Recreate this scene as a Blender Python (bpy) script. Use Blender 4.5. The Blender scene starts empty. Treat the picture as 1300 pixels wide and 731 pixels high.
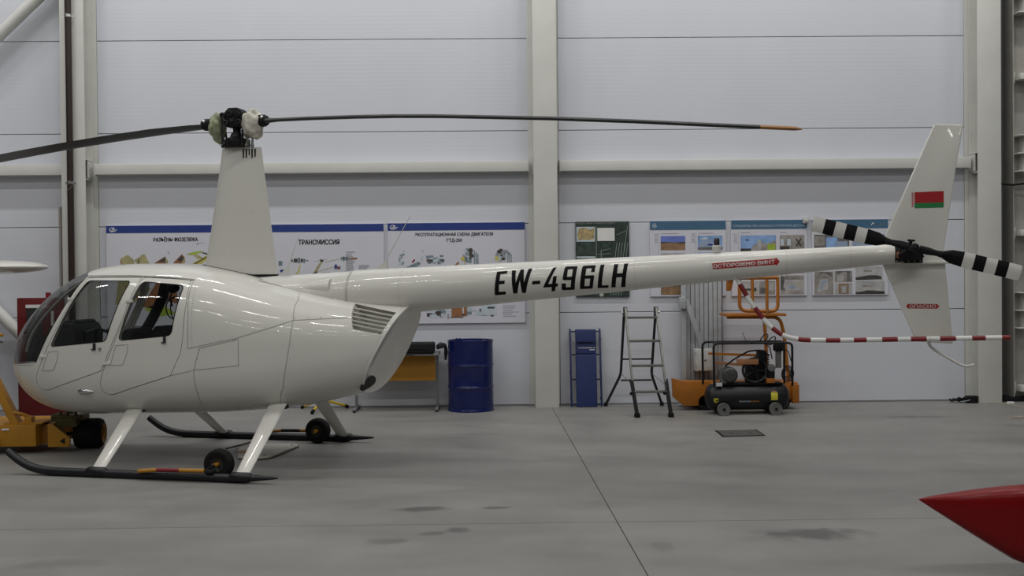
import bpy, bmesh, math, random
from mathutils import Vector, Matrix, noise
from mathutils.geometry import tessellate_polygon

random.seed(7)
scene = bpy.context.scene
COL = scene.collection
PI = math.pi

# ---------------------------------------------------------------- camera
CAM_YAW, CAM_PITCH, CAM_ROLL, CAM_H = .0134, .0126, .0094, 1.697
fw = Vector((math.sin(CAM_YAW)*math.cos(CAM_PITCH), math.cos(CAM_YAW)*math.cos(CAM_PITCH), -math.sin(CAM_PITCH)))
rt = Vector((math.cos(CAM_YAW), -math.sin(CAM_YAW), 0))
up = rt.cross(fw)
r2 = rt*math.cos(CAM_ROLL) - up*math.sin(CAM_ROLL)
u2 = rt*math.sin(CAM_ROLL) + up*math.cos(CAM_ROLL)
cd = bpy.data.cameras.new('camera')
cd.sensor_fit = 'HORIZONTAL'; cd.sensor_width = 36.0; cd.lens = 36.0*1340/1300
cd.clip_start = .05; cd.clip_end = 200
cam = bpy.data.objects.new('camera', cd); COL.objects.link(cam)
m3 = Matrix((r2, u2, -fw)).transposed()
cam.matrix_world = Matrix.Translation((0, 0, CAM_H)) @ m3.to_4x4()
scene.camera = cam

# ---------------------------------------------------------------- world, view, lamps
wd = bpy.data.worlds.new('world'); scene.world = wd; wd.use_nodes = True
wd.node_tree.nodes['Background'].inputs[0].default_value = (.02, .021, .023, 1)
wd.node_tree.nodes['Background'].inputs[1].default_value = 1.0
vs = scene.view_settings
vs.view_transform = 'Standard'; vs.look = 'None'; vs.gamma = 1.0; vs.exposure = 0.78
try: vs.use_curve_mapping = False
except Exception: pass

def lamp(x, y, z, sx, sy, power, col=(1, .99, .965), tilt=0.0):
    l = bpy.data.lights.new('ceiling_lamp', 'AREA'); l.shape = 'RECTANGLE'
    l.size = sx; l.size_y = sy; l.energy = power; l.color = col
    o = bpy.data.objects.new('ceiling_lamp', l); COL.objects.link(o)
    o.location = (x, y, z); o.rotation_euler = (tilt, 0, 0)
    return o
for (ly, pw, xs) in ((11.2, 36, (-8.8, -6.6, -4.4, -2.2, 0, 2.2, 4.4, 6.6, 8.8)), (7.6, 22, (-11, -8.8, -6.6, -4.4, -2.2, 0, 2.2, 4.4, 6.6, 8.8)), (1.5, 30, (-13.2, -11, -8.8, -6.6, -4.4, -2.2, 0, 2.2, 4.4, 6.6, 8.8)), (-5.5, 22, (-15.4, -13.2, -11, -8.8, -6.6, -4.4, -2.2, 0, 2.2, 4.4, 6.6, 8.8)), (-13, 16, (-17.6, -15.4, -13.2, -11, -8.8, -6.6, -4.4, -2.2, 0, 2.2, 4.4, 6.6))):
    for lx in xs:
        lamp(lx, ly, 9.2, 1.25, .22, pw, tilt=math.radians(32) if ly > 11 else 0.0)   # invented tilt for the row by the wall: brightens the wall, spares the floor

# ---------------------------------------------------------------- materials
def mat(name, col, rough=.5, metal=0.0, var=.06, scale=6.0, bump=0.0, bscale=40.0, coat=0.0, spec=None, detail=4.0):
    m = bpy.data.materials.new(name); m.use_nodes = True
    nt = m.node_tree; b = nt.nodes['Principled BSDF']
    b.inputs['Roughness'].default_value = rough; b.inputs['Metallic'].default_value = metal
    if coat:
        b.inputs['Coat Weight'].default_value = coat; b.inputs['Coat Roughness'].default_value = .04
    if spec is not None: b.inputs['Specular IOR Level'].default_value = spec
    tc = nt.nodes.new('ShaderNodeTexCoord')
    n = nt.nodes.new('ShaderNodeTexNoise'); n.inputs['Scale'].default_value = scale; n.inputs['Detail'].default_value = detail
    nt.links.new(tc.outputs['Object'], n.inputs['Vector'])
    r = nt.nodes.new('ShaderNodeMapRange')
    r.inputs['From Min'].default_value = .25; r.inputs['From Max'].default_value = .75
    r.inputs['To Min'].default_value = 1-var; r.inputs['To Max'].default_value = 1+var
    nt.links.new(n.outputs['Fac'], r.inputs['Value'])
    mx = nt.nodes.new('ShaderNodeVectorMath'); mx.operation = 'SCALE'; mx.inputs[0].default_value = col
    nt.links.new(r.outputs[0], mx.inputs['Scale'])
    nt.links.new(mx.outputs[0], b.inputs['Base Color'])
    if bump:
        n2 = nt.nodes.new('ShaderNodeTexNoise'); n2.inputs['Scale'].default_value = bscale; n2.inputs['Detail'].default_value = 3
        nt.links.new(tc.outputs['Object'], n2.inputs['Vector'])
        bp = nt.nodes.new('ShaderNodeBump'); bp.inputs['Strength'].default_value = bump; bp.inputs['Distance'].default_value = .01
        nt.links.new(n2.outputs['Fac'], bp.inputs['Height']); nt.links.new(bp.outputs[0], b.inputs['Normal'])
    return m

def glass_mat(name, tint):
    m = bpy.data.materials.new(name); m.use_nodes = True; nt = m.node_tree
    nt.nodes.remove(nt.nodes['Principled BSDF']); out = nt.nodes['Material Output']
    t = nt.nodes.new('ShaderNodeBsdfTransparent'); t.inputs[0].default_value = (*tint, 1)
    g = nt.nodes.new('ShaderNodeBsdfGlossy'); g.inputs['Roughness'].default_value = .02
    f = nt.nodes.new('ShaderNodeFresnel'); ge = nt.nodes.new('ShaderNodeNewGeometry')
    ir = nt.nodes.new('ShaderNodeMapRange'); ir.inputs[3].default_value = 1.45; ir.inputs[4].default_value = 1/1.45   # the pane's inner face reflects like its outer one
    nt.links.new(ge.outputs['Backfacing'], ir.inputs[0]); nt.links.new(ir.outputs[0], f.inputs['IOR'])
    mx = nt.nodes.new('ShaderNodeMixShader')
    nt.links.new(f.outputs[0], mx.inputs[0]); nt.links.new(t.outputs[0], mx.inputs[1]); nt.links.new(g.outputs[0], mx.inputs[2])
    nt.links.new(mx.outputs[0], out.inputs['Surface'])
    return m

def wall_mat():
    m = mat('wall_panel_coat', (.595, .61, .66), .42, 0, .02, 1.5)
    nt = m.node_tree; b = nt.nodes['Principled BSDF']
    tc = nt.nodes.new('ShaderNodeTexCoord'); w = nt.nodes.new('ShaderNodeTexWave')
    w.wave_type = 'BANDS'; w.bands_direction = 'Z'; w.inputs['Scale'].default_value = 6.0; w.inputs['Distortion'].default_value = 0
    nt.links.new(tc.outputs['Object'], w.inputs['Vector'])
    bp = nt.nodes.new('ShaderNodeBump'); bp.inputs['Strength'].default_value = .05; bp.inputs['Distance'].default_value = .004
    nt.links.new(w.outputs['Fac'], bp.inputs['Height']); nt.links.new(bp.outputs[0], b.inputs['Normal'])
    return m

STAINS = [(2.02, 6.78, .42, .17, .55), (-.58, 7.66, .22, .1, .5), (-.02, 7.68, .17, .06, .45), (-.29, 7.03, .10, .10, .45),
          (-.45, 6.93, .09, .07, .35), (-.75, 6.75, .16, .1, .3), (1.0, 6.5, .10, .16, .2), (4.9, 12.2, .5, .12, .3),
          (-1.9, 8.9, .5, .14, .28), (-2.6, 6.3, .3, .12, .2)]
def concrete():
    m = mat('polished_concrete', (.220, .216, .205), .5, 0, .14, .8, .04, 60.0, detail=8, spec=.3)
    nt = m.node_tree; b = nt.nodes['Principled BSDF']; tc = nt.nodes.new('ShaderNodeTexCoord')
    src = b.inputs['Base Color'].links[0].from_socket
    # streaky brush marks across the slab
    mp = nt.nodes.new('ShaderNodeMapping'); mp.inputs['Scale'].default_value = (.8, 1.5, 1); mp.inputs['Rotation'].default_value = (0, 0, .35)
    n1 = nt.nodes.new('ShaderNodeTexNoise'); n1.inputs['Scale'].default_value = 1.6; n1.inputs['Detail'].default_value = 8; n1.inputs['Roughness'].default_value = .62
    nt.links.new(tc.outputs['Object'], mp.inputs[0]); nt.links.new(mp.outputs[0], n1.inputs['Vector'])
    r1 = nt.nodes.new('ShaderNodeMapRange'); r1.inputs[1].default_value = .3; r1.inputs[2].default_value = .7; r1.inputs[3].default_value = .88; r1.inputs[4].default_value = 1.10
    nt.links.new(n1.outputs['Fac'], r1.inputs[0])
    fac = r1.outputs[0]
    n2 = nt.nodes.new('ShaderNodeTexNoise'); n2.inputs['Scale'].default_value = 6; n2.inputs['Detail'].default_value = 5
    nt.links.new(tc.outputs['Object'], n2.inputs['Vector'])
    for (sx, sy, ra, rb, k) in STAINS:
        mp = nt.nodes.new('ShaderNodeMapping'); mp.vector_type = 'TEXTURE'
        mp.inputs['Location'].default_value = (sx, sy, 0); mp.inputs['Scale'].default_value = (ra, rb, 1)
        nt.links.new(tc.outputs['Object'], mp.inputs[0])
        ln = nt.nodes.new('ShaderNodeVectorMath'); ln.operation = 'LENGTH'; nt.links.new(mp.outputs[0], ln.inputs[0])
        ad = nt.nodes.new('ShaderNodeMath'); ad.operation = 'MULTIPLY_ADD'; ad.inputs[1].default_value = 1.6
        nt.links.new(n2.outputs['Fac'], ad.inputs[0]); nt.links.new(ln.outputs['Value'], ad.inputs[2])
        rr = nt.nodes.new('ShaderNodeMapRange'); rr.interpolation_type = 'SMOOTHSTEP'
        rr.inputs[1].default_value = 1.15; rr.inputs[2].default_value = 1.9; rr.inputs[3].default_value = 1-k; rr.inputs[4].default_value = 1.0
        nt.links.new(ad.outputs[0], rr.inputs[0])
        mu = nt.nodes.new('ShaderNodeMath'); mu.operation = 'MULTIPLY'
        nt.links.new(fac, mu.inputs[0]); nt.links.new(rr.outputs[0], mu.inputs[1]); fac = mu.outputs[0]
    sc = nt.nodes.new('ShaderNodeVectorMath'); sc.operation = 'SCALE'
    nt.links.new(src, sc.inputs[0]); nt.links.new(fac, sc.inputs['Scale']); nt.links.new(sc.outputs[0], b.inputs['Base Color'])
    # patchy polish
    r3 = nt.nodes.new('ShaderNodeMapRange'); r3.inputs[1].default_value = .3; r3.inputs[2].default_value = .7; r3.inputs[3].default_value = .40; r3.inputs[4].default_value = .58
    nt.links.new(n1.outputs['Fac'], r3.inputs[0]); nt.links.new(r3.outputs[0], b.inputs['Roughness'])
    return m

M = {}
M['wall'] = wall_mat()
M['concrete'] = concrete()
M['joint'] = mat('joint_dark', (.05, .05, .05), .9)
M['steel_paint'] = mat('steel_cream_paint', (.60, .60, .565), .5, 0, .05, 3.0)
M['hangar_grey'] = mat('hangar_grey', (.24, .245, .26), .7)
M['ceiling'] = mat('ceiling_sheet', (.22, .22, .23), .8)
M['gate_grey'] = mat('gate_grey_paint', (.34, .33, .30), .6, 0, .1, 4)
M['white_paint'] = mat('white_gloss_paint', (.66, .65, .60), .38, 0, .02, 2.0, coat=.7)
M['white_dull'] = mat('white_dull_paint', (.60, .59, .55), .45, 0, .05, 4.0)
M['gap'] = mat('panel_gap', (.02, .02, .018), .8)
M['seam'] = mat('panel_seam', (.26, .255, .23), .6)
M['rivet'] = mat('rivet_heads', (.42, .415, .38), .45)
M['interior'] = mat('cabin_trim', (.022, .022, .024), .85)
M['seat'] = mat('seat_cloth', (.03, .03, .033), .9, 0, .2, 20)
M['glass'] = glass_mat('acrylic_glass', (.80, .81, .81))
M['black'] = mat('black_paint', (.007, .007, .008), .42, 0, .1, 8, spec=.3)
M['black_matte'] = mat('black_matte', (.009, .009, .010), .75, 0, .15, 12, spec=.25)
M['dark_metal'] = mat('dark_metal', (.025, .025, .026), .45, .4, .15, 15)
M['skid'] = mat('skid_black_paint', (.009, .0095, .012), .38, 0, .25, 9, spec=.35)
M['rubber'] = mat('rubber', (.009, .009, .009), .8, 0, .2, 20, .3, 60, spec=.2)
M['chrome'] = mat('bright_metal', (.6, .6, .6), .25, 1.0)
M['alu'] = mat('worn_aluminium', (.19, .19, .175), .45, .6, .25, 14)
M['galv'] = mat('galvanised_steel', (.38, .395, .41), .5, .1, .12, 10)
M['letter'] = mat('letter_black', (.004, .004, .005), .6, spec=.15)
M['red'] = mat('red_paint', (.19, .005, .009), .4, 0, .05, 5)
M['deep_red'] = mat('deep_red_board', (.12, .004, .006), .55, 0, .08, 5)
M['gloss_red'] = mat('gloss_red_paint', (.18, .0015, .003), .35, 0, .04, 2, coat=.15, spec=.2)
M['flag_red'] = mat('flag_red', (.34, .006, .01), .45)
M['flag_green'] = mat('flag_green', (.01, .18, .045), .45)
M['white_print'] = mat('white_print', (.72, .72, .70), .5)
M['amber'] = mat('amber_blade_tip', (.28, .115, .012), .5, 0, .12, 10)
M['yellow'] = mat('tug_yellow', (.40, .185, .009), .5, 0, .12, 6)
M['lemon'] = mat('lemon_paint', (.62, .42, .02), .45, 0, .1, 8)
M['orange'] = mat('lift_orange', (.37, .125, .009), .5, 0, .12, 7)
M['table_grey'] = mat('table_grey', (.17, .175, .18), .5)
M['table_orange'] = mat('orange_panel', (.40, .18, .012), .6, 0, .08, 7)
M['drum_blue'] = mat('drum_blue', (.007, .012, .085), .2, 0, .12, 4, .45, 7)
M['creeper_blue'] = mat('vinyl_blue', (.007, .018, .10), .55, 0, .12, 12, .2, 40)
M['creeper_frame'] = mat('frame_blue', (.015, .025, .09), .45)
M['paper'] = mat('poster_paper', (.60, .60, .66), .5, 0, .02, 3)
M['hdr_blue'] = mat('header_blue', (.012, .035, .20), .5)
M['hdr_teal'] = mat('header_teal', (.05, .13, .22), .5)
M['ink'] = mat('ink_black', (.015, .016, .02), .6)
M['ink_grey'] = mat('ink_grey', (.27, .29, .33), .6)
M['ink_steel'] = mat('ink_steel', (.16, .22, .25), .6, 0, .5, 30)
M['ink_olive'] = mat('ink_olive', (.36, .33, .16), .6, 0, .2, 10)
M['ink_yellow'] = mat('ink_yellow', (.52, .46, .10), .6, 0, .15, 10)
M['ink_green'] = mat('ink_green', (.33, .46, .04), .6, 0, .15, 10)
M['ink_brown'] = mat('ink_brown', (.28, .12, .05), .6, 0, .3, 14)
M['ink_dark'] = mat('ink_dark', (.05, .045, .04), .6, 0, .4, 18)
M['ink_pale'] = mat('ink_pale', (.48, .55, .60), .6, 0, .15, 9)
M['map_green'] = mat('map_green', (.018, .034, .027), .6, 0, .6, 9)
M['map_dark'] = mat('map_dark', (.03, .05, .04), .6, 0, .9, 14)
M['map_tan'] = mat('map_tan', (.40, .31, .15), .6, 0, .5, 16)
M['map_line'] = mat('map_line', (.36, .42, .36), .6)
M['sky_print'] = mat('sky_print', (.22, .36, .62), .6, 0, .35, 6)
M['sky_deep'] = mat('sky_deep_print', (.13, .18, .50), .6, 0, .2, 5)
M['soil_print'] = mat('soil_print', (.25, .15, .08), .6, 0, .4, 12)
M['shed_print'] = mat('shed_print', (.27, .34, .47), .6, 0, .15, 8)
M['room_print'] = mat('room_print', (.28, .26, .24), .6, 0, .5, 7)
M['room_dark'] = mat('room_dark_print', (.12, .12, .12), .6, 0, .6, 9)
M['room_pale'] = mat('room_pale_print', (.40, .40, .40), .6, 0, .25, 9)
M['cloth_white'] = mat('rag_white', (.55, .53, .46), .9, 0, .35, 14, .5, 30)
M['cloth_green'] = mat('rag_green', (.30, .33, .21), .9, 0, .45, 14, .5, 30)
M['pipe'] = mat('downpipe_brown', (.022, .012, .010), .35, 0, .2, 5)
M['grey_pipe'] = mat('conduit_grey', (.30, .28, .26), .6)
M['box_grey'] = mat('cabinet_grey', (.50, .51, .50), .5)
M['tank'] = mat('tank_charcoal', (.011, .0115, .014), .42, 0, .15, 6, spec=.3)
M['cast'] = mat('cast_metal', (.06, .06, .06), .55, .3, .3, 14)
M['wheel_grey'] = mat('wheel_grey', (.12, .12, .115), .6)
M['sticker'] = mat('sticker_yellow', (.52, .46, .03), .5)
M['iron'] = mat('hatch_iron', (.085, .08, .075), .6, .3, .2, 20)
M['board_cream'] = mat('cream_board', (.40, .39, .34), .6, 0, .1, 8)
M['cord'] = mat('cord_beige', (.38, .34, .26), .7)
M['olive_steel'] = mat('olive_steel', (.09, .075, .02), .6, .2, .3, 15)
M['beacon_dark'] = mat('beacon_lens', (.03, .025, .025), .3)

# ---------------------------------------------------------------- mesh helpers
ORG = {}
def props(o, label=None, cat=None, group=None, kind=None):
    if label: o['label'] = label
    if cat: o['category'] = cat
    if group: o['group'] = group
    if kind: o['kind'] = kind
    return o
def thing(name, label, cat, loc=(0, 0, 0), rotz=0.0, group=None, local=False):
    o = bpy.data.objects.new(name, None); COL.objects.link(o); o.empty_display_size = .1
    o.location = loc; o.rotation_euler = (0, 0, rotz)
    ORG[o] = Vector((0, 0, 0)) if local else Vector(loc)
    return props(o, label, cat, group)

class MB:
    def __init__(s): s.v = []; s.f = []; s.m = []
    def add(s, vs, fs, m=0):
        b = len(s.v); s.v += [tuple(p) for p in vs]
        for f in fs: s.f.append([b+i for i in f]); s.m.append(m)
        return s
    def box(s, x0, x1, y0, y1, z0, z1, m=0):
        vs = [(x, y, z) for z in (z0, z1) for y in (y0, y1) for x in (x0, x1)]
        return s.add(vs, [(0, 2, 3, 1), (4, 5, 7, 6), (0, 1, 5, 4), (2, 6, 7, 3), (0, 4, 6, 2), (1, 3, 7, 5)], m)
    def bar(s, p0, p1, w, h, m=0, side=None):
        """a square bar from p0 to p1; h along 'side' direction"""
        p0 = Vector(p0); p1 = Vector(p1); d = (p1-p0).normalized()
        a = Vector(side) if side else (Vector((0, 0, 1)) if abs(d.z) < .9 else Vector((0, 1, 0)))
        b = d.cross(a).normalized(); a = b.cross(d).normalized()
        vs = [p + b*(w/2*i) + a*(h/2*j) for p in (p0, p1) for (i, j) in ((-1, -1), (1, -1), (1, 1), (-1, 1))]
        return s.add(vs, [(3, 2, 1, 0), (4, 5, 6, 7), (0, 1, 5, 4), (1, 2, 6, 5), (2, 3, 7, 6), (3, 0, 4, 7)], m)
    def tube(s, pts, r, seg=12, m=0, cap=True, mfun=None):
        pts = [Vector(p) for p in pts]; n = len(pts)
        rs = r if isinstance(r, (list, tuple)) else [r]*n
        t = [(pts[min(i+1, n-1)]-pts[max(i-1, 0)]).normalized() for i in range(n)]
        a = Vector((0, 0, 1)) if abs(t[0].z) < .9 else Vector((1, 0, 0))
        vs = []
        for i in range(n):
            b = t[i].cross(a).normalized(); a = b.cross(t[i]).normalized()
            for k in range(seg):
                q = 2*PI*k/seg
                vs.append(pts[i] + (b*math.cos(q) + a*math.sin(q))*rs[i])
        for i in range(n-1):
            fs = []
            base = len(s.v)
            mm = mfun(i) if mfun else m
            s.add(vs[i*seg:(i+2)*seg], [(k, (k+1) % seg, seg+(k+1) % seg, seg+k) for k in range(seg)], mm)
        if cap:
            s.add(vs[:seg], [tuple(range(seg))[::-1]], mfun(0) if mfun else m)
            s.add(vs[-seg:], [tuple(range(seg))], mfun(n-2) if mfun else m)
        return s
    def lathe(s, prof, o, ax, seg=24, m=0, mfun=None):
        """prof: (radius, height) along axis ax from origin o"""
        o = Vector(o); d = Vector(ax).normalized()
        a = Vector((0, 0, 1)) if abs(d.z) < .9 else Vector((1, 0, 0))
        b = d.cross(a).normalized(); a = b.cross(d).normalized()
        for i in range(len(prof)-1):
            vs = []
            for (r, h) in (prof[i], prof[i+1]):
                for k in range(seg):
                    q = 2*PI*k/seg
                    vs.append(o + d*h + (b*math.cos(q)+a*math.sin(q))*max(r, 1e-5))
            s.add(vs, [(k, (k+1) % seg, seg+(k+1) % seg, seg+k) for k in range(seg)], mfun(i) if mfun else m)
        return s
    def cyl(s, p0, p1, r, seg=16, m=0): return s.tube([p0, p1], r, seg, m)
    def prism(s, poly, fn, d0, d1, m=0):
        """poly of 2D points, fn(a,b,d) -> 3D"""
        n = len(poly)
        vs = [fn(a, b, d0) for a, b in poly] + [fn(a, b, d1) for a, b in poly]
        return s.add(vs, [tuple(range(n))[::-1], tuple(range(n, 2*n))] + [(i, (i+1) % n, n+(i+1) % n, n+i) for i in range(n)], m)
    def sphere(s, c, r, seg=16, rings=10, m=0, sc=(1, 1, 1), fn=None):
        vs = []
        for i in range(rings+1):
            th = PI*i/rings
            for k in range(seg):
                q = 2*PI*k/seg
                p = Vector((math.sin(th)*math.cos(q), math.sin(th)*math.sin(q), math.cos(th)))
                rr = r*(fn(p) if fn else 1)
                vs.append(Vector(c) + Vector((p.x*rr*sc[0], p.y*rr*sc[1], p.z*rr*sc[2])))
        fs = [(i*seg+k, i*seg+(k+1) % seg, (i+1)*seg+(k+1) % seg, (i+1)*seg+k) for i in range(rings) for k in range(seg)]
        return s.add(vs, fs, m)
    def build(s, name, mats, parent=None, bevel=0.0, bseg=2, angle=38, smooth=True, recalc=True, weld=True):
        if not isinstance(mats, (list, tuple)): mats = [mats]
        org = ORG.get(parent, Vector((0, 0, 0)))
        bm = bmesh.new()
        bv = [bm.verts.new(Vector(p)-org) for p in s.v]
        for f, mi in zip(s.f, s.m):
            try: bf = bm.faces.new([bv[i] for i in f]); bf.material_index = mi
            except ValueError: pass
        if weld: bmesh.ops.remove_doubles(bm, verts=bm.verts, dist=1e-5)
        if recalc: bmesh.ops.recalc_face_normals(bm, faces=bm.faces)
        if bevel:
            es = [e for e in bm.edges if len(e.link_faces) == 2 and e.calc_face_angle(0) > .6]
            bmesh.ops.bevel(bm, geom=es, offset=bevel, segments=bseg, profile=.6, affect='EDGES', clamp_overlap=True)
        return from_bm(bm, name, mats, parent, angle, smooth)

def from_bm(bm, name, mats, parent=None, angle=38, smooth=True):
    if not isinstance(mats, (list, tuple)): mats = [mats]
    me = bpy.data.meshes.new(name); bm.to_mesh(me); bm.free()
    return from_me(me, name, mats, parent, angle, smooth)
def from_me(me, name, mats, parent=None, angle=38, smooth=True):
    for m_ in mats: me.materials.append(m_)
    if smooth:
        me.shade_smooth(); me.set_sharp_from_angle(angle=math.radians(angle))
    o = bpy.data.objects.new(name, me); COL.objects.link(o)
    if parent: o.parent = parent
    ORG[o] = ORG.get(parent, Vector((0, 0, 0)))
    return o

def arc_path(pts, r, n=5):
    """round the corners of a polyline"""
    P = [Vector(p) for p in pts]; out = [P[0]]
    for i in range(1, len(P)-1):
        a = (P[i-1]-P[i]); b = (P[i+1]-P[i]); rr = min(r, a.length*.45, b.length*.45)
        p0 = P[i]+a.normalized()*rr; p1 = P[i]+b.normalized()*rr
        for k in range(n+1):
            t = k/n; out.append(p0*(1-t)**2 + P[i]*2*t*(1-t) + p1*t*t)
    out.append(P[-1]); return out

def text_tris(txt):
    """a line of lettering as flat polygons, x from 0..w, y from 0..1 cap height"""
    c = bpy.data.curves.new('lettering', 'FONT'); c.body = txt; c.size = 1.0; c.resolution_u = 2
    o = bpy.data.objects.new('lettering', c); COL.objects.link(o)
    dg = bpy.context.evaluated_depsgraph_get()
    me = bpy.data.meshes.new_from_object(o.evaluated_get(dg))
    vs = [v.co.copy() for v in me.vertices]; fs = [tuple(p.vertices) for p in me.polygons]
    bpy.data.objects.remove(o); bpy.data.curves.remove(c); bpy.data.meshes.remove(me)
    x0 = min(v.x for v in vs); x1 = max(v.x for v in vs); y1 = max(v.y for v in vs); y0 = min(v.y for v in vs)
    return vs, fs, x0, x1, y0, y1
def text_add(mb, txt, u0, v0, width, height, fn, m=0, cap=None, bold=0):
    """lay lettering with lower-left (u0,v0) in a given width/height (baseline to top)"""
    vs, fs, x0, x1, y0, y1 = text_tris(txt)
    top = cap if cap else y1
    out = [fn(u0+(v.x-x0)/(x1-x0)*width, v0+v.y/top*height) for v in vs]
    mb.add(out, fs, m)
    if bold:
        for du, dv in ((bold, 0), (-bold, 0), (0, bold), (0, -bold)):
            mb.add([fn(u0+du+(v.x-x0)/(x1-x0)*width, v0+dv+v.y/top*height) for v in vs], fs, m)
    return mb

# wall print mapping: (x,z) on the plane y = d
def wp(d): return lambda a, b: (a, d, b)
def rect(mb, x0, x1, z0, z1, y, m=0):
    return mb.add([(x0, y, z0), (x1, y, z0), (x1, y, z1), (x0, y, z1)], [(0, 1, 2, 3)], m)
def poly(mb, pts, y, m=0):
    return mb.add([(a, y, b) for a, b in pts], [tuple(range(len(pts)))], m)
# ================================================================ SETTING
WY = 13.66            # face of the wall panels
SEAMS = [0.012, 1.200, 2.360, 3.556, 4.744, 5.93, 7.12, 8.31, 9.45]
fl = MB().box(-20, 15, -22, 15.4, -.20, -.02).build('floor', M['joint']); props(fl, kind='structure')
J = lambda y: .683 + (13.127-y)*.0202 - .002
def slab(pts):
    MB().prism(pts, lambda a, b, d: (a, b, d), -.02, 0.0).build('slab', M['concrete'], fl, smooth=False)
g = .0035; jy = 7.185
slab([(-20, jy+g), (J(jy)-g, jy+g), (J(15.4)-g, 15.4), (-20, 15.4)])
slab([(J(jy)+g, jy+g), (15, jy+g), (15, 15.4), (J(15.4)+g, 15.4)])
slab([(-20, -22), (J(-22)-g, -22), (J(jy)-g, jy-g), (-20, jy-g)])
slab([(J(-22)+g, -22), (15, -22), (15, jy-g), (J(jy)+g, jy-g)])

wb = MB().box(-20, 6.50, WY+.04, WY+.16, 0, 9.6).build('wall_back', M['joint']); props(wb, kind='structure')
BAYS = [(-20, -5.53), (-5.12, .436), (.80, 6.075)]
for (a, b) in BAYS:
    for z0, z1 in zip(SEAMS[:-1], SEAMS[1:]):
        dz = .012 if a > 0 and z0 > 4 else 0
        MB().box(a, b, WY, WY+.04, z0+.004, z1-.004).build('panel', M['wall'], wb, bevel=.003, bseg=1)
# narrow flashing strips where the panels meet the columns
for (a, b) in ((-5.53, -5.43), (-5.245, -5.12), (.40, .50), (.73, .80), (6.075, 6.16), (6.40, 6.50)):
    MB().box(a+.004, b-.004, WY-.002, WY+.04, .012, 9.45).build('flashing', M['steel_paint'], wb, bevel=.003, bseg=1)
MB().box(-20, 6.5, WY, WY+.03, 0, .012).build('sill', M['hangar_grey'], wb, bevel=.003, bseg=1)

ws = MB().box(6.50, 7.9, 14.6, 14.75, 0, 9.6).build('wall_alcove', M['hangar_grey']); props(ws, kind='structure')
wr = MB().box(15, 15.2, -22, 14.75, 0, 9.6).build('wall_right', M['hangar_grey']); props(wr, kind='structure')
w_ = MB().box(7.9, 15, 13.82, 13.95, 0, 9.6).build('wall_gate', M['hangar_grey']); props(w_, kind='structure')
wl = MB().box(-20.2, -20, -22, 15.4, 0, 9.6).build('wall_left', M['hangar_grey']); props(wl, kind='structure')
wf = MB().box(-20, 15, -22.2, -22, 0, 9.6).build('wall_front', M['hangar_grey']); props(wf, kind='structure')
ce = MB().box(-20, 15, -22, 14.75, 9.6, 9.8).build('ceiling', M['ceiling']); props(ce, kind='structure')

# steel I-section columns
def column(cx, label):
    t = thing('steel_column', label, 'column', (cx, 13.5, 0))
    F0, F1 = cx-.150, cx+.150
    MB().box(F0, F1, 13.39, 13.406, 0, 9.45).build('front_flange', M['steel_paint'], t, bevel=.004)
    MB().box(cx-.006, cx+.006, 13.406, 13.634, 0, 9.45).build('web', M['steel_paint'], t)
    MB().box(F0, F1, 13.634, 13.648, 0, 9.45).build('back_flange', M['steel_paint'], t)
    for zc in (3.083,):
        for sgn in (-1, 1):
            xa, xb = sorted((cx+sgn*.006, cx+sgn*.148))
            for z in (zc-.125, zc+.12):
                MB().box(xa, xb, 13.406, 13.634, z-.005, z+.005).build('gusset', M['steel_paint'], t)
            MB().box(cx+sgn*.148-.004, cx+sgn*.148+.004, 13.47, 13.62, zc-.11, zc+.105).build('end_plate', M['steel_paint'], t)
    for z in [z_ for z_ in (4.95, 4.80, 3.62, 3.45, 2.55, 1.6, .9, 4.2) ]:
        for sgn in (-1, 1):
            MB().lathe([(0, .008), (.013, .008), (.013, 0)], (cx+sgn*.006, 13.53, z), (sgn, 0, 0), 8).build('bolt', M['rivet'], t)
    return t
column(-5.335, 'cream steel wall column behind the brown downpipe at left')
column(.616, 'cream steel wall column in the middle beside the blue creeper')
column(6.283, 'cream steel wall column at right behind the striped tail rotor blade')

# horizontal girts between columns: box section with end caps
def girt(x0, x1, label):
    t = thing('wall_girt', label, 'beam', ((x0+x1)/2, 13.5, 3.0))
    MB().box(x0, x1, 13.50, 13.65, 3.017, 3.15).build('beam', M['steel_paint'], t, bevel=.008)
    for x in (x0, x1):
        sg = 1 if x == x1 else -1
        MB().box(min(x, x+sg*.012), max(x, x+sg*.012), 13.49, 13.65, 3.005, 3.16).build('end_cap', M['steel_paint'], t, bevel=.002, bseg=1)
    return t
girt(-11.2, -5.50, 'cream wall girt left of the brown downpipe')
girt(-5.105, .400, 'long cream wall girt behind the rotor mast')
girt(.815, 6.075, 'long cream wall girt running right behind the tail fin')

# diagonal wall braces at the far left
def brace(p0, p1, label):
    t = thing('wall_brace', label, 'brace', (p0[0], 13.5, 0))
    MB().tube([(p0[0], 13.5, p0[1]), (p1[0], 13.5, p1[1])], .075, 16).build('brace_tube', M['steel_paint'], t)
    MB().box(p1[0]-.14, p1[0]+.02, 13.49, 13.505, p1[1]-.14, p1[1]+.14).build('gusset_plate', M['steel_paint'], t)
brace((-8.6, 3.61), (-5.52, .42), 'cream diagonal brace low at left leading down behind the red fire board')
brace((-8.2, 2.98), (-5.55, 5.49), 'cream diagonal brace in the top left corner of the wall')

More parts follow.
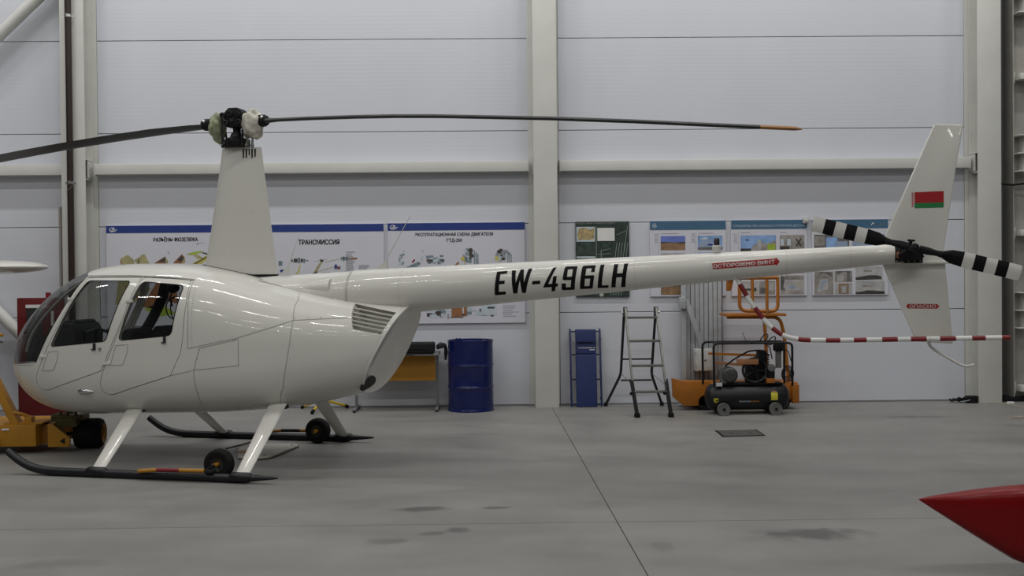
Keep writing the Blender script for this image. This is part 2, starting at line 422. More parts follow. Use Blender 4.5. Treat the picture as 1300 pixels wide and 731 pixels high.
# brown rainwater pipe on the left column
t = thing('downpipe', 'dark brown downpipe clamped to the left cream column', 'pipe', (-5.352, 13.33, 0))
MB().cyl((-5.352, 13.335, 0), (-5.352, 13.335, 9.4), .0395, 20).build('pipe', M['pipe'], t)
for z in (4.99, 2.90, .8):
    c = MB().lathe([(.041, -.018), (.046, -.018), (.046, .018), (.041, .018)], (-5.352, 13.335, z), (0, 0, 1), 20)
    c.box(-5.418, -5.286, 13.345, 13.352, z-.012, z+.012)
    c.box(-5.36, -5.344, 13.37, 13.389, z-.01, z+.01)
    c.build('pipe_clamp', M['chrome'], t, bevel=.002, bseg=1)
MB().tube([(-5.315, 13.31, 2.87), (-5.36, 13.29, 2.81), (-5.385, 13.29, 2.79)], .0025, 6).build('wire_end', M['alu'], t)
# thin conduit
t = thing('cable_conduit', 'thin grey conduit hanging beside the left column', 'conduit', (-5.60, 13.6, 1.0))
MB().tube([(-5.60, 13.62, z) if i % 2 else (-5.603, 13.622, z) for i, z in enumerate([2.62, 2.3, 2.0, 1.7, 1.4, 1.05, .6, .3])], .02, 10).build('conduit', M['grey_pipe'], t)

# sliding gate edge at far right
t = thing('gate_post', 'grey steel gate post with bolted hinge boxes right of the last column', 'gate post', (6.75, 13.6, 0))
MB().box(6.655, 7.1, 13.60, 13.615, .06, 9.4).build('web_plate', M['gate_grey'], t)
MB().box(6.648, 6.663, 13.52, 13.80, .06, 9.4).build('edge_flange', M['gate_grey'], t)
MB().box(6.51, 7.4, 13.50, 13.80, 0, .06).build('threshold', M['black_matte'], t, bevel=.004)
for z0, z1 in ((4.98, 5.45), (2.955, 3.425), (.945, 1.41)):
    hb = MB()
    hb.box(6.76, 6.80, 13.40, 13.60, z0, z1); hb.box(6.665, 6.80, 13.40, 13.60, z0, z0+.012)
    hb.box(6.665, 6.80, 13.40, 13.60, z1-.012, z1); hb.box(6.665, 6.80, 13.42, 13.60, (z0+z1)/2-.006, (z0+z1)/2+.006)
    hb.box(6.78, 7.0, 13.39, 13.41, z0, z1)
    ho = hb.build('hinge_box', M['white_dull'], t, bevel=.003, bseg=1)
    for k in range(5):
        MB().lathe([(0, .012), (.016, .012), (.016, 0)], (6.83, 13.39, z0+.05+k*(z1-z0-.1)/4), (0, -1, 0), 6).build('bolt', M['dark_metal'], ho)
for z in (4.18, 2.18, .18):
    hb = MB().box(6.70, 7.0, 13.42, 13.58, z-.045, z+.035)
    hb.box(6.665, 6.70, 13.56, 13.60, z-.08, z+.07)
    hb.build('roller_arm', M['white_dull'], t, bevel=.006)
MB().tube([(6.46, 13.45, 2.80), (6.62, 13.50, 2.79), (6.85, 13.45, 2.81), (7.1, 13.45, 2.80)], .012, 8).build('cable', M['black_matte'], t)

# ================================================================ POSTERS
def board(name, label, cat, x0, x1, z0, z1, mt, y=13.632, group=None):
    t = thing(name, label, cat, ((x0+x1)/2, 13.64, z0), 0, group)
    MB().box(x0, x1, y, WY-.004, z0, z1).build('board', mt, t, bevel=.002, bseg=1)
    return t
PY = 13.632
def header(t, x0, x1, z0, z1, m):
    return MB().box(x0, x1, PY-.002, PY, z0, z1).build('header_band', m, t)

def wing_logo(h, x, z, s, m):
    b = MB(); y = PY-.0026
    rr = [(x+s*.5+s*.42*math.cos(a), z+s*.45+s*.3*math.sin(a)) for a in [PI*k/10*1.5+.6 for k in range(11)]]
    for p, q in zip(rr[:-1], rr[1:]):
        dx, dz = q[0]-p[0], q[1]-p[1]; L = math.hypot(dx, dz); nx, nz = -dz/L*s*.045, dx/L*s*.045
        poly(b, [(p[0]+nx, p[1]+nz), (q[0]+nx, q[1]+nz), (q[0]-nx, q[1]-nz), (p[0]-nx, p[1]-nz)], y)
    for k, (dx, w) in enumerate(((0, 1.25), (.1, 1.05), (.2, .8))):
        poly(b, [(x+dx*s, z+s*(.30-.13*k)), (x+(dx+w)*s, z+s*(.42-.13*k)), (x+(dx+w)*s, z+s*(.47-.13*k)), (x+dx*s, z+s*(.37-.13*k))], y)
    poly(b, [(x+.4*s, z+.35*s), (x+.62*s, z+.72*s), (x+.72*s, z+.72*s), (x+.78*s, z+.38*s)], y)
    b.build('emblem', m, h, recalc=False)

def text_block(t, x0, x1, z1, n, pitch, seed, h=.007):
    b = MB(); rnd = random.Random(seed)
    for k in range(n):
        rect(b, x0, x0+(x1-x0)*rnd.uniform(.55, 1), z1-k*pitch-h, z1-k*pitch, PY-.0015)
    b.build('fine_print', M['ink_grey'], t, recalc=False)

# --- poster: fuselage joints
X0, X1, Z0, Z1 = -5.022, -3.250, 1.080, 2.372
t = board('training_poster', 'white training poster headed РАЗЪЁМЫ ФЮЗЕЛЯЖА left of the rotor mast', 'poster', X0, X1, Z0, Z1, M['paper'])
h = header(t, X0, X1, 2.277, 2.372, M['hdr_blue']); wing_logo(h, -4.985, 2.285, .085, M['white_print'])
b = MB(); text_add(b, 'РАЗЪЁМЫ ФЮЗЕЛЯЖА', -4.418, 2.166, .566, .048, wp(PY-.001), cap=.73, bold=.0022); b.build('title', M['ink'], t, recalc=False)
b = MB()
def pp(pts, m, k=0): poly(b, pts, PY-.001-.0004*k, m)
PM = [M['ink_olive'], M['ink_brown'], M['ink_dark'], M['ink_green'], M['ink_yellow'], M['ink_grey'], M['ink_pale']]
pp([(-4.85, 1.90), (-4.84, 1.95), (-4.75, 2.0), (-4.68, 1.94), (-4.66, 1.89), (-4.80, 1.83)], 0); pp([(-4.85, 1.91), (-4.83, 1.95), (-4.835, 1.87)], 1, 1)
pp([(-4.67, 1.93), (-4.60, 1.97), (-4.57, 2.0), (-4.53, 2.0), (-4.50, 1.93), (-4.47, 1.88), (-4.62, 1.86)], 0); pp([(-4.62, 1.93), (-4.61, 1.95), (-4.60, 1.87), (-4.615, 1.86)], 2, 1)
pp([(-4.41, 1.89), (-4.27, 1.975), (-4.24, 1.90), (-4.26, 1.86), (-4.40, 1.86)], 1); pp([(-4.37, 1.905), (-4.275, 1.965), (-4.27, 1.90)], 2, 1); pp([(-4.27, 1.97), (-4.235, 1.91), (-4.25, 1.86), (-4.27, 1.9)], 0, 2)
pp([(-4.17, 1.89), (-4.06, 2.0), (-4.02, 1.96), (-4.03, 1.88), (-4.15, 1.86)], 1); pp([(-4.12, 1.93), (-4.055, 1.99), (-4.03, 1.94), (-4.08, 1.90)], 2, 1); pp([(-4.03, 1.95), (-4.01, 1.92), (-4.03, 1.87), (-4.07, 1.86)], 0, 2)
pp([(-4.0, 2.0), (-3.9, 2.03), (-3.79, 2.04), (-3.8, 2.02), (-3.95, 1.985)], 3); pp([(-3.79, 2.025), (-3.7, 2.0), (-3.70, 1.98), (-3.80, 2.01)], 2)
pp([(-3.92, 1.99), (-3.86, 2.0), (-3.78, 1.94), (-3.86, 1.94)], 0); pp([(-3.93, 1.88), (-3.71, 2.0), (-3.69, 1.95), (-3.85, 1.85)], 4); pp([(-3.91, 1.875), (-3.71, 1.985), (-3.705, 1.975), (-3.89, 1.865)], 2, 1)
# the large exploded fuselage drawing on the lower half of the sheet
pp([(-4.92, 1.36), (-4.86, 1.78), (-4.62, 1.80), (-4.46, 1.55), (-4.60, 1.40)], 0); pp([(-4.82, 1.40), (-4.78, 1.60), (-4.66, 1.62), (-4.62, 1.45)], 1, 1)
pp([(-4.58, 1.33), (-4.40, 1.62), (-4.31, 1.66), (-4.28, 1.50), (-4.42, 1.30)], 1); pp([(-4.55, 1.30), (-4.36, 1.38), (-4.14, 1.24), (-4.36, 1.20)], 3)
pp([(-4.32, 1.54), (-4.14, 1.56), (-4.10, 1.36), (-4.26, 1.40)], 1, 1); pp([(-4.46, 1.74), (-4.30, 1.80), (-4.18, 1.72), (-4.24, 1.62), (-4.40, 1.64)], 2, 1)
pp([(-4.10, 1.50), (-3.8, 1.66), (-3.5, 1.5), (-3.7, 1.3), (-4.0, 1.3)], 0); pp([(-3.7, 1.8), (-3.4, 1.75), (-3.35, 1.5), (-3.5, 1.6)], 4)
pp([(-3.86, 2.135), (-3.76, 2.15), (-3.76, 2.146), (-3.86, 2.13)], 5); pp([(-3.868, 2.115), (-3.852, 2.115), (-3.852, 2.135), (-3.868, 2.135)], 5)
pp([(-4.24, 2.01), (-4.22, 2.01), (-4.22, 2.03), (-4.24, 2.03)], 5)
b.build('drawing', PM, t, recalc=False)

# --- poster: transmission
X0, X1 = -3.242, -1.465
t = board('training_poster', 'white training poster headed ТРАНСМИССИЯ right of the rotor mast', 'poster', X0, X1, Z0, Z1, M['paper'])
h = header(t, X0, X1, 2.273, 2.370, M['hdr_blue']); wing_logo(h, -3.2, 2.283, .085, M['white_print'])
b = MB(); text_add(b, 'ТРАНСМИССИЯ', -2.560, 2.109, .522, .062, wp(PY-.001), cap=.73, bold=.003); b.build('title', M['ink'], t, recalc=False)
b = MB(); PM2 = [M['ink_steel'], M['ink_yellow'], M['ink_dark'], M['ink_brown'], M['hdr_blue'], M['red'], M['ink_grey'], M['ink_olive']]
for k, (cx, cz, w, hh) in enumerate(((-2.60, 1.905, .05, .05), (-2.555, 1.905, .03, .07), (-2.52, 1.905, .03, .045), (-2.49, 1.90, .02, .055), (-2.645, 1.905, .02, .03), (-2.46, 1.905, .05, .012))):
    rect(b, cx-w/2, cx+w/2, cz-hh/2, cz+hh/2, PY-.001-.0003*k, 0 if k % 2 else 2)
pp2 = lambda pts, m, k=0: poly(b, pts, PY-.001-.0004*k, m)
pp2([(-2.585, 1.73), (-2.56, 1.75), (-2.535, 1.85), (-2.55, 1.85), (-2.57, 1.78), (-2.60, 1.73)], 1)
pp2([(-2.37, 1.75), (-2.34, 1.74), (-2.25, 1.89), (-2.275, 1.905)], 7); pp2([(-2.40, 1.73), (-2.32, 1.77), (-2.325, 1.74), (-2.36, 1.725)], 2, 1)
pp2([(-2.29, 1.92), (-2.24, 1.91), (-2.25, 1.88), (-2.28, 1.885)], 2, 1); pp2([(-2.36, 1.895), (-2.19, 1.92), (-2.19, 1.915), (-2.36, 1.89)], 6)
pp2([(-2.22, 1.885), (-2.03, 1.925), (-2.03, 1.918), (-2.22, 1.878)], 7); rect(b, -2.02, -1.92, 1.905, 1.945, PY-.001, 0); rect(b, -1.93, -1.81, 1.912, 1.936, PY-.0014, 3)
rect(b, -1.985, -1.975, 1.89, 1.955, PY-.0018, 2); rect(b, -1.945, -1.937, 1.895, 1.95, PY-.0018, 2)
pp2([(-2.30, 1.768), (-2.12, 1.82), (-2.12, 1.812), (-2.30, 1.762)], 7); rect(b, -2.11, -2.02, 1.785, 1.83, PY-.001, 6); rect(b, -2.10, -2.07, 1.80, 1.85, PY-.0014, 4); rect(b, -2.065, -2.04, 1.79, 1.82, PY-.0014, 5)
pp2([(-2.28, 1.742), (-2.16, 1.755), (-2.16, 1.749), (-2.28, 1.735)], 7); rect(b, -2.82, -2.77, 1.84, 1.90, PY-.001, 0); rect(b, -2.80, -2.75, 1.755, 1.79, PY-.001, 4)
pp2([(-3.15, 1.2), (-2.2, 1.55), (-1.9, 1.45), (-2.9, 1.12)], 7); pp2([(-3.0, 1.4), (-2.7, 1.6), (-2.5, 1.45), (-2.8, 1.3)], 0, 1)
b.build('drawing', PM2, t, recalc=False)
text_block(t, -1.955, -1.77, 2.012, 1, .02, 3, .010); text_block(t, -1.955, -1.83, 1.985, 8, .0155, 4); text_block(t, -1.955, -1.85, 1.862, 9, .0155, 5); text_block(t, -1.79, -1.64, 1.84, 7, .0155, 6)

# --- poster: engine scheme
X0, X1 = -1.414, .354
t = board('training_poster', 'white training poster headed ЭКСПЛУАТАЦИОННАЯ СХЕМА ДВИГАТЕЛЯ beside the middle column', 'poster', X0, X1, 1.076, 2.373, M['paper'])
h = header(t, X0, X1, 2.277, 2.373, M['hdr_blue']); wing_logo(h, -1.385, 2.285, .085, M['white_print'])
b = MB(); text_add(b, 'ЭКСПЛУАТАЦИОННАЯ СХЕМА ДВИГАТЕЛЯ', -1.062, 2.205, 1.005, .040, wp(PY-.001), cap=.73, bold=.002)
b.build('title', M['ink'], t, recalc=False)
b = MB(); text_add(b, 'ГТД-350', -.652, 2.128, .195, .043, wp(PY-.001), cap=.73, bold=.002); b.build('subtitle', M['ink'], t, recalc=False)
b = MB(); rnd = random.Random(5)
def engine(cx, cz, s, tone, yel=True):
    k = 0
    for i in range(26):
        a = rnd.uniform(0, 2*PI); r = rnd.uniform(0, .075)*s; w = rnd.uniform(.012, .034)*s; hh = rnd.uniform(.01, .03)*s
        x, z = cx+r*math.cos(a), cz+r*math.sin(a)*.9; k += 1
        poly(b, [(x+w*math.cos(q), z+hh*math.sin(q)) for q in [2*PI*j/7 for j in range(7)]], PY-.001-.00005*k, (tone, 2, 6, 7)[i % 4])
    for i in range(3): rect(b, cx+s*(.055+.02*i), cx+s*(.067+.02*i), cz-s*.10, cz+s*(.06-.02*i), PY-.0026-.0001*i, tone)
    if yel:
        poly(b, [(cx-s*.07+.022*s*math.cos(q), cz-s*.03+.026*s*math.sin(q)) for q in [2*PI*j/9 for j in range(9)]], PY-.003, 1)
        rect(b, cx-s*.052, cx-s*.045, cz-s*.13, cz-s*.03, PY-.003, 1)
PM3 = [M['ink_steel'], M['ink_yellow'], M['ink_dark'], M['ink_brown'], M['hdr_blue'], M['red'], M['ink_pale'], M['ink_grey']]
engine(-.37, 1.945, 1.15, 0)
poly(b, [(-.555, 1.83), (-.51, 1.87), (-.49, 1.865), (-.53, 1.81)], PY-.0014, 3)
b.build('engine_figure', PM3, t, recalc=False); b = MB(); engine(.065, 1.945, 1.1, 7); b.build('engine_figure', PM3, t, recalc=False); b = MB()
for i in range(34):                                      # the two long engine views
    x = -.98+rnd.uniform(0, .27); z = 1.90+rnd.uniform(-.045, .05); w = rnd.uniform(.01, .03); hh = rnd.uniform(.008, .02)
    rect(b, x-w, x+w, z-hh, z+hh, PY-.001-.00005*i, (0, 6, 7, 2)[i % 4])
b.build('engine_figure', PM3, t, recalc=False); b = MB()
for i in range(14):
    x = -1.24+rnd.uniform(-.03, .03); z = 1.90+rnd.uniform(-.06, .07)
    rect(b, x-.012, x+.012, z-.012, z+.012, PY-.001-.00005*i, (0, 6, 7)[i % 3])
poly(b, [(-1.19, 1.80), (-1.02, 1.88), (-.99, 1.85), (-1.05, 1.80)], PY-.001, 0); poly(b, [(-1.11, 1.87), (-1.075, 1.91), (-1.06, 1.90), (-1.09, 1.86)], PY-.0015, 5)
b.build('engine_figure', PM3, t, recalc=False); b = MB()
for i in range(40):                                      # sectional drawing showing under the tail boom
    x = rnd.uniform(-.92, -.02); z = 1.21+rnd.uniform(-.05, .14); w = rnd.uniform(.01, .05); hh = rnd.uniform(.008, .03)
    rect(b, x-w, x+w, z-hh, z+hh, PY-.001-.00004*i, (6, 7, 0, 6, 2)[i % 5])
rect(b, -.96, -.04, 1.225, 1.235, PY-.0008, 6); rect(b, -.60, -.46, 1.16, 1.32, PY-.003, 3); rect(b, -.44, -.40, 1.17, 1.33, PY-.003, 3); rect(b, -.22, -.02, 1.18, 1.32, PY-.0025, 6)
rect(b, -.62, -.44, 1.15, 1.158, PY-.0031, 2)
b.build('engine_section'.replace('engine_section','section_drawing'), PM3, t, recalc=False)
text_block(t, -.02+.08, .28, 1.30, 6, .027, 9, .008)
for x in (-1.21, -.96, -.42, .02):
    MB().box(x-.006, x+.006, PY-.001, PY, 2.0, 2.02).build('figure_mark', M['ink_grey'], t)

# --- green aerial map
X0, X1, Z0, Z1 = 1.011, 1.704, 1.397, 2.372
t = board('map_poster', 'dark green airfield map poster right of the middle column', 'poster', X0, X1, Z0, Z1, M['map_green'])
b = MB(); PM4 = [M['map_tan'], M['map_dark'], M['white_print'], M['map_line'], M['ink_pale'], M['map_green']]
text_add(b, 'Аэродром «Липки». Генеральная застройка', 1.022, 2.345, .50, .016, wp(PY-.001), 2, cap=.73, bold=.0008)
rect(b, 1.02, 1.262, 2.115, 2.306, PY-.001, 4)
poly(b, [(1.03, 2.2), (1.05, 2.28), (1.12, 2.30), (1.2, 2.27), (1.255, 2.29), (1.25, 2.15), (1.17, 2.135), (1.1, 2.14), (1.05, 2.13)], PY-.0015, 0)
rect(b, 1.02, 1.262, 1.935, 2.098, PY-.001, 1); rect(b, 1.02, 1.262, 1.90, 1.925, PY-.001, 4)
rect(b, 1.282, 1.528, 2.115, 2.298, PY-.001, 5); rect(b, 1.292, 1.515, 2.122, 2.29, PY-.0015, 2)
rect(b, 1.275, 1.28, 1.42, 2.31, PY-.001, 3)
def stroke(p, q, w, m, y=PY-.0015):
    dx, dz = q[0]-p[0], q[1]-p[1]; L = math.hypot(dx, dz); nx, nz = -dz/L*w, dx/L*w
    poly(b, [(p[0]+nx, p[1]+nz), (q[0]+nx, q[1]+nz), (q[0]-nx, q[1]-nz), (p[0]-nx, p[1]-nz)], y, m)
for k in range(5): stroke((1.455+.035*k, 1.42), (1.545+.035*k, 2.10), .0022, 3)
stroke((1.54, 2.2), (1.66, 2.25), .002, 3); stroke((1.64, 2.0), (1.685, 2.32), .002, 3); stroke((1.34, 1.42), (1.34, 2.0), .003, 3); stroke((1.34, 2.0), (1.46, 2.02), .002, 3); stroke((1.29, 1.95), (1.34, 1.95), .002, 3); stroke((1.34, 1.95), (1.47, 1.96), .002, 3)
rect(b, 1.36, 1.48, 2.04, 2.10, PY-.0012, 1)
for k in range(8): rect(b, 1.03+.03*k, 1.05+.03*k, 1.43, 1.455, PY-.0012, 1)
poly(b, [(1.34+.03*math.cos(q), 1.425+.022*math.sin(q)) for q in [2*PI*j/10 for j in range(10)]], PY-.0016, 3); rect(b, 1.45, 1.58, 1.425, 1.45, PY-.0012, 1)
b.build('map_print', PM4, t, recalc=False)

# --- three construction boards with teal headers
def photo(t, x0, x1, z0, z1, base, items=()):
    ob = MB().box(x0, x1, PY-.0015, PY, z0, z1).build('photo_print', base, t)
    if items:
        b = MB(); ms = []
        for k, (pts, m) in enumerate(items):
            if m not in ms: ms.append(m)
            poly(b, [(x0+a*(x1-x0), z0+c*(z1-z0)) for a, c in pts], PY-.0018-.0003*k, ms.index(m))
        b.build('picture', ms, ob, recalc=False)
R4 = lambda a, b_, c, d: [(a, c), (b_, c), (b_, d), (a, d)]
# 2015 / 2016
X0, X1, Z0, Z1 = 1.974, 2.957, 1.396, 2.370
t = board('construction_board', 'white construction board with teal header showing years 2015 and 2016', 'poster', X0, X1, Z0, Z1, M['paper'])
h = header(t, X0, X1, 2.256, 2.372, M['hdr_teal'])
b = MB(); y = PY-.0026; c0 = (2.033, 2.312)
ring = [(c0[0]+.028*math.cos(a), c0[1]+.03*math.sin(a)) for a in [PI*.15+2*PI*k/16*.88 for k in range(17)]]
for p, q in zip(ring[:-1], ring[1:]):
    poly(b, [p, q, (c0[0]+(q[0]-c0[0])*.82, c0[1]+(q[1]-c0[1])*.82), (c0[0]+(p[0]-c0[0])*.82, c0[1]+(p[1]-c0[1])*.82)], y)
poly(b, [(2.012, 2.300), (2.036, 2.328), (2.044, 2.322), (2.042, 2.308), (2.07, 2.308), (2.07, 2.302), (2.03, 2.302)], y)
b.build('emblem', M['ink_pale'], h, recalc=False)
def vtext(t, s, x, z, L, hgt):                                   # lettering that reads upward
    b = MB(); text_add(b, s, 0, 0, L, hgt, lambda a, c: (x-c, PY-.001, z+a), cap=.73); b.build('year', M['ink_grey'], t, recalc=False)
vtext(t, '2015', 2.073, 2.085, .125, .045); vtext(t, '2016', 2.553, 2.085, .125, .045)
for x in (2.087, 2.567): MB().box(x, x+.003, PY-.001, PY, 1.42, 2.205).build('rule', M['ink_grey'], t)
text_block(t, 2.12, 2.42, 2.213, 1, .02, 11, .006); text_block(t, 2.60, 2.86, 2.213, 1, .02, 12, .006)
photo(t, 2.111, 2.430, 1.995, 2.178, M['sky_deep'], [(R4(0, 1, 0, .52), M['soil_print']), ([(0, .46), (0, .6), (.3, .58), (.6, .53), (.85, .58), (1, .6), (1, .46), (.6, .5), (.3, .52)], M['ink_dark'])])
photo(t, 2.592, 2.912, 1.995, 2.178, M['sky_print'], [([(.04, .1), (.06, .5), (.2, .66), (.42, .70), (.62, .6), (.62, .1)], M['shed_print']), (R4(.4, .6, .3, .42), M['hdr_blue']), (R4(0, 1, 0, .2), M['room_dark']), ([(.02, .75), (.3, .9), (.45, .8), (.3, .72)], M['ink_pale'])])
photo(t, 2.111, 2.43, 1.72, 1.96, M['room_pale']); photo(t, 2.592, 2.912, 1.42, 1.96, M['sky_print'])
photo(t, 2.109, 2.392, 1.417, 1.69, M['sky_print'], [(R4(0, 1, 0, .42), M['soil_print']), ([(0, .40), (0, .52), (.4, .58), (1, .5), (1, .4)], M['ink_dark'])])
# 2017
X0, X1 = 3.027, 4.010
t = board('construction_board', 'white construction board with teal header showing year 2017', 'poster', X0, X1, 1.391, 2.374, M['paper'])
h = header(t, X0, X1, 2.257, 2.374, M['hdr_teal'])
b = MB(); text_add(b, 'СТРОИТЕЛЬСТВО МИНСКОГО АЭРОКЛУБА ДОСААФ', 3.055, 2.287, .93, .026, wp(PY-.0026), cap=.73); b.build('title', M['ink_pale'], h, recalc=False)
vtext(t, '2017', 3.103, 2.075, .125, .045); MB().box(3.117, 3.12, PY-.001, PY, 1.42, 2.205).build('rule', M['ink_grey'], t)
text_block(t, 3.15, 3.34, 2.213, 1, .02, 13, .006); text_block(t, 3.66, 3.82, 2.213, 1, .02, 14, .006)
photo(t, 3.147, 3.607, 1.97, 2.178, M['sky_print'], [([(.3, .02), (.36, .4), (.6, .55), (.75, .45), (.9, .6), (1, .65), (1, .02)], M['room_print']), (R4(.76, .98, .02, .45), M['ink_green']), ([(.12, .72), (.18, .66), (.26, .68), (.18, .76)], M['ink_dark']), (R4(.48, .58, .1, .72), M['room_pale']), (R4(0, .3, 0, .18), M['ink_dark'])])
photo(t, 3.657, 3.977, 1.97, 2.178, M['room_print'], [(R4(.03, .16, .35, .75), M['ink_pale']), (R4(.30, .44, .35, .75), M['ink_pale']), ([(.64, .3), (.69, .25), (.89, .75), (.84, .8)], M['ink_dark']), ([(.64, .75), (.69, .8), (.89, .3), (.84, .25)], M['ink_dark']), (R4(0, .38, 0, .3), M['ink_dark'])])
photo(t, 3.147, 3.977, 1.68, 1.94, M['room_pale'])
photo(t, 3.147, 3.371, 1.41, 1.585, M['room_pale'], [(R4(0, 1, 0, .3), M['board_cream']), (R4(.1, .6, .3, .45), M['ink_dark']), (R4(.6, .9, .25, .5), M['map_dark'])])
photo(t, 3.382, 3.593, 1.41, 1.585, M['room_print'], [(R4(.1, .5, .1, .5), M['room_dark']), (R4(.6, .9, .3, .9), M['room_pale'])])
photo(t, 3.662, 3.972, 1.41, 1.655, M['room_pale'], [([(0, 0), (0, 1), (.2, .9), (.12, .4), (.3, .1)], M['room_dark']), (R4(0, 1, 0, .22), M['room_print']), (R4(.36, .62, .28, .42), M['shed_print']), (R4(.68, .98, .36, .66), M['board_cream']), (R4(.2, 1, .78, 1), M['room_print'])])
# last one
X0, X1 = 4.079, 5.066
t = board('construction_board', 'white construction board with teal header partly behind the striped tail rotor blade', 'poster', X0, X1, 1.391, 2.371, M['paper'])
h = header(t, X0, X1, 2.256, 2.371, M['hdr_teal'])
b = MB(); text_add(b, 'A-100', 4.905, 2.296, .115, .028, wp(PY-.0026), cap=.73, bold=.001)
poly(b, [(4.842, 2.294), (4.866, 2.330), (4.876, 2.330), (4.886, 2.312), (4.878, 2.312), (4.869, 2.322), (4.852, 2.294)], PY-.0026); b.build('title', M['white_print'], h, recalc=False)
photo(t, 4.105, 4.56, 2.0, 2.178, M['room_dark'], [(R4(.02, .3, .2, .9), M['room_print']), (R4(.34, .66, .05, .8), M['sky_print']), (R4(.6, .95, .1, .5), M['shed_print'])])
photo(t, 4.60, 5.02, 2.0, 2.178, M['shed_print'], [(R4(.5, .9, .2, .9), M['sky_print'])])
photo(t, 4.105, 4.352, 1.402, 1.70, M['room_print'], [([(.15, .1), (.3, .65), (.7, .7), (.72, .25)], M['room_pale']), ([(.3, .2), (.36, .58), (.62, .6), (.62, .5), (.42, .48), (.40, .2)], M['shed_print']), ([(.2, .8), (.5, .95), (.95, .75), (.9, .95), (.3, 1)], M['room_dark'])])
photo(t, 4.368, 4.598, 1.56, 1.705, M['room_print'], [(R4(.15, .5, .1, .6), M['room_pale']), ([(.1, .7), (.6, .95), (.9, .8), (.9, 1), (.1, 1)], M['room_dark']), (R4(.7, .86, .1, .9), M['room_dark'])])
photo(t, 4.368, 4.598, 1.402, 1.548, M['room_pale'], [(R4(.22, .8, .05, .95), M['soil_print']), (R4(.32, .7, .1, .82), M['room_print']), (R4(.4, .62, .12, .7), M['room_pale'])])
photo(t, 4.640, 4.995, 1.585, 1.76, M['room_pale'], [([(0, .0), (0, .2), (.3, .28), (.5, .36), (.8, .34), (.95, .26), (.95, .05)], M['ink_dark']), (R4(.3, .6, .6, .75), M['room_print'])])
photo(t, 4.640, 5.02, 1.402, 1.572, M['room_pale'], [([(0, .0), (0, .16), (.2, .2), (.4, .3), (.7, .26), (1, .2), (1, .0)], M['ink_dark']), (R4(.25, .55, .55, .7), M['room_print'])])

# little detector box on the wall above the boards
t = thing('detector_box', 'small cream detector box on the wall above the teal headers', 'detector', (3.99, 13.6, 2.33))
MB().box(3.955, 4.035, 13.59, WY, 2.325, 2.405).build('case', M['box_grey'], t, bevel=.012)
MB().lathe([(0, .02), (.02, .018), (.022, 0)], (3.995, 13.59, 2.365), (0, -1, 0), 14).build('sensor', M['white_dull'], t)
# ================================================================ HELICOPTER
HTH = .2488
heli = thing('helicopter', 'white four-seat helicopter with black lettering EW-496LH on its tail boom', 'helicopter', (-2.4125, 9.907, 0), PI-HTH, local=True)
# local axes: +x to the nose, +y to the near side, z up
ST = {
 'zt': [(2.34,.90),(2.325,1.0),(2.29,1.105),(2.2,1.25),(2.1,1.36),(2.0,1.452),(1.85,1.575),(1.7,1.667),(1.5,1.752),(1.3,1.808),(1.0,1.835),(.6,1.832),(.36,1.815),(.1,1.77),(-.2,1.70),(-.6,1.60),(-1.1,1.50),(-1.4,1.46),(-1.8,1.43),(-2.1,1.40)],
 'zb': [(2.34,.90),(2.325,.80),(2.29,.705),(2.2,.595),(2.1,.525),(2.0,.475),(1.83,.43),(1.68,.41),(1.4,.408),(1.1,.42),(.5,.44),(0,.46),(-.4,.495),(-.66,.52),(-.86,.555),(-1.12,.61),(-1.31,.655),(-1.6,.74),(-2.1,.9)],
 'hw': [(2.34,.0),(2.325,.11),(2.29,.205),(2.2,.335),(2.1,.425),(2.0,.487),(1.8,.562),(1.6,.605),(1.3,.635),(1.0,.64),(.2,.64),(-.3,.625),(-.8,.58),(-1.2,.52),(-1.5,.45),(-1.8,.33),(-2.1,.2)],
 'zm': [(2.34,.90),(2.1,.93),(1.6,.98),(-.3,1.0),(-1.2,1.05),(-2.1,1.15)],
 'nu': [(2.34,2.1),(2.0,2.3),(1.6,2.8),(1.2,3.25),(.2,3.25),(-.4,2.9),(-1.2,2.6),(-2.1,2.3)],
 'nl': [(2.34,2.1),(1.8,2.4),(1.2,2.9),(-.3,2.9),(-1.2,2.4),(-2.1,2.2)],
}
def interp(tab,x):
    t=sorted(tab)
    n=len(t)
    if x<=t[0][0]: return t[0][1]
    if x>=t[-1][0]: return t[-1][1]
    d=[(t[i+1][1]-t[i][1])/(t[i+1][0]-t[i][0]) for i in range(n-1)]
    m=[d[0]]+[0 if d[i-1]*d[i]<=0 else 2*d[i-1]*d[i]/(d[i-1]+d[i]) for i in range(1,n-1)]+[d[-1]]
    for i in range(n-1):
        if t[i][0]<=x<=t[i+1][0]:
            h=t[i+1][0]-t[i][0];s=(x-t[i][0])/h
            return (t[i][1]*(1+2*s)*(1-s)**2+m[i]*h*s*(1-s)**2+t[i+1][1]*s*s*(3-2*s)+m[i+1]*h*s*s*(s-1))
def sec(x):
    return {k:interp(v,x) for k,v in ST.items()}
def hw_at(x,z):
    s=sec(x)
    if z>=s['zm']: q=(z-s['zm'])/max(1e-6,s['zt']-s['zm']);n=s['nu']
    else: q=(s['zm']-z)/max(1e-6,s['zm']-s['zb']);n=s['nl']
    return s['hw']*max(0,1-min(1,q)**n)**(1/n)
def ring(x,N):
    s=sec(x);out=[]
    for i in range(N):
        a=2*math.pi*i/N;c,sn=math.cos(a),math.sin(a)
        n=s['nu'] if sn>=0 else s['nl']
        # radial param on superellipse
        r=(abs(c)**n+abs(sn)**n)**(-1/n)
        hz=(s['zt']-s['zm']) if sn>=0 else (s['zm']-s['zb'])
        out.append((x,s['hw']*c*r,s['zm']+hz*sn*r))
    return out

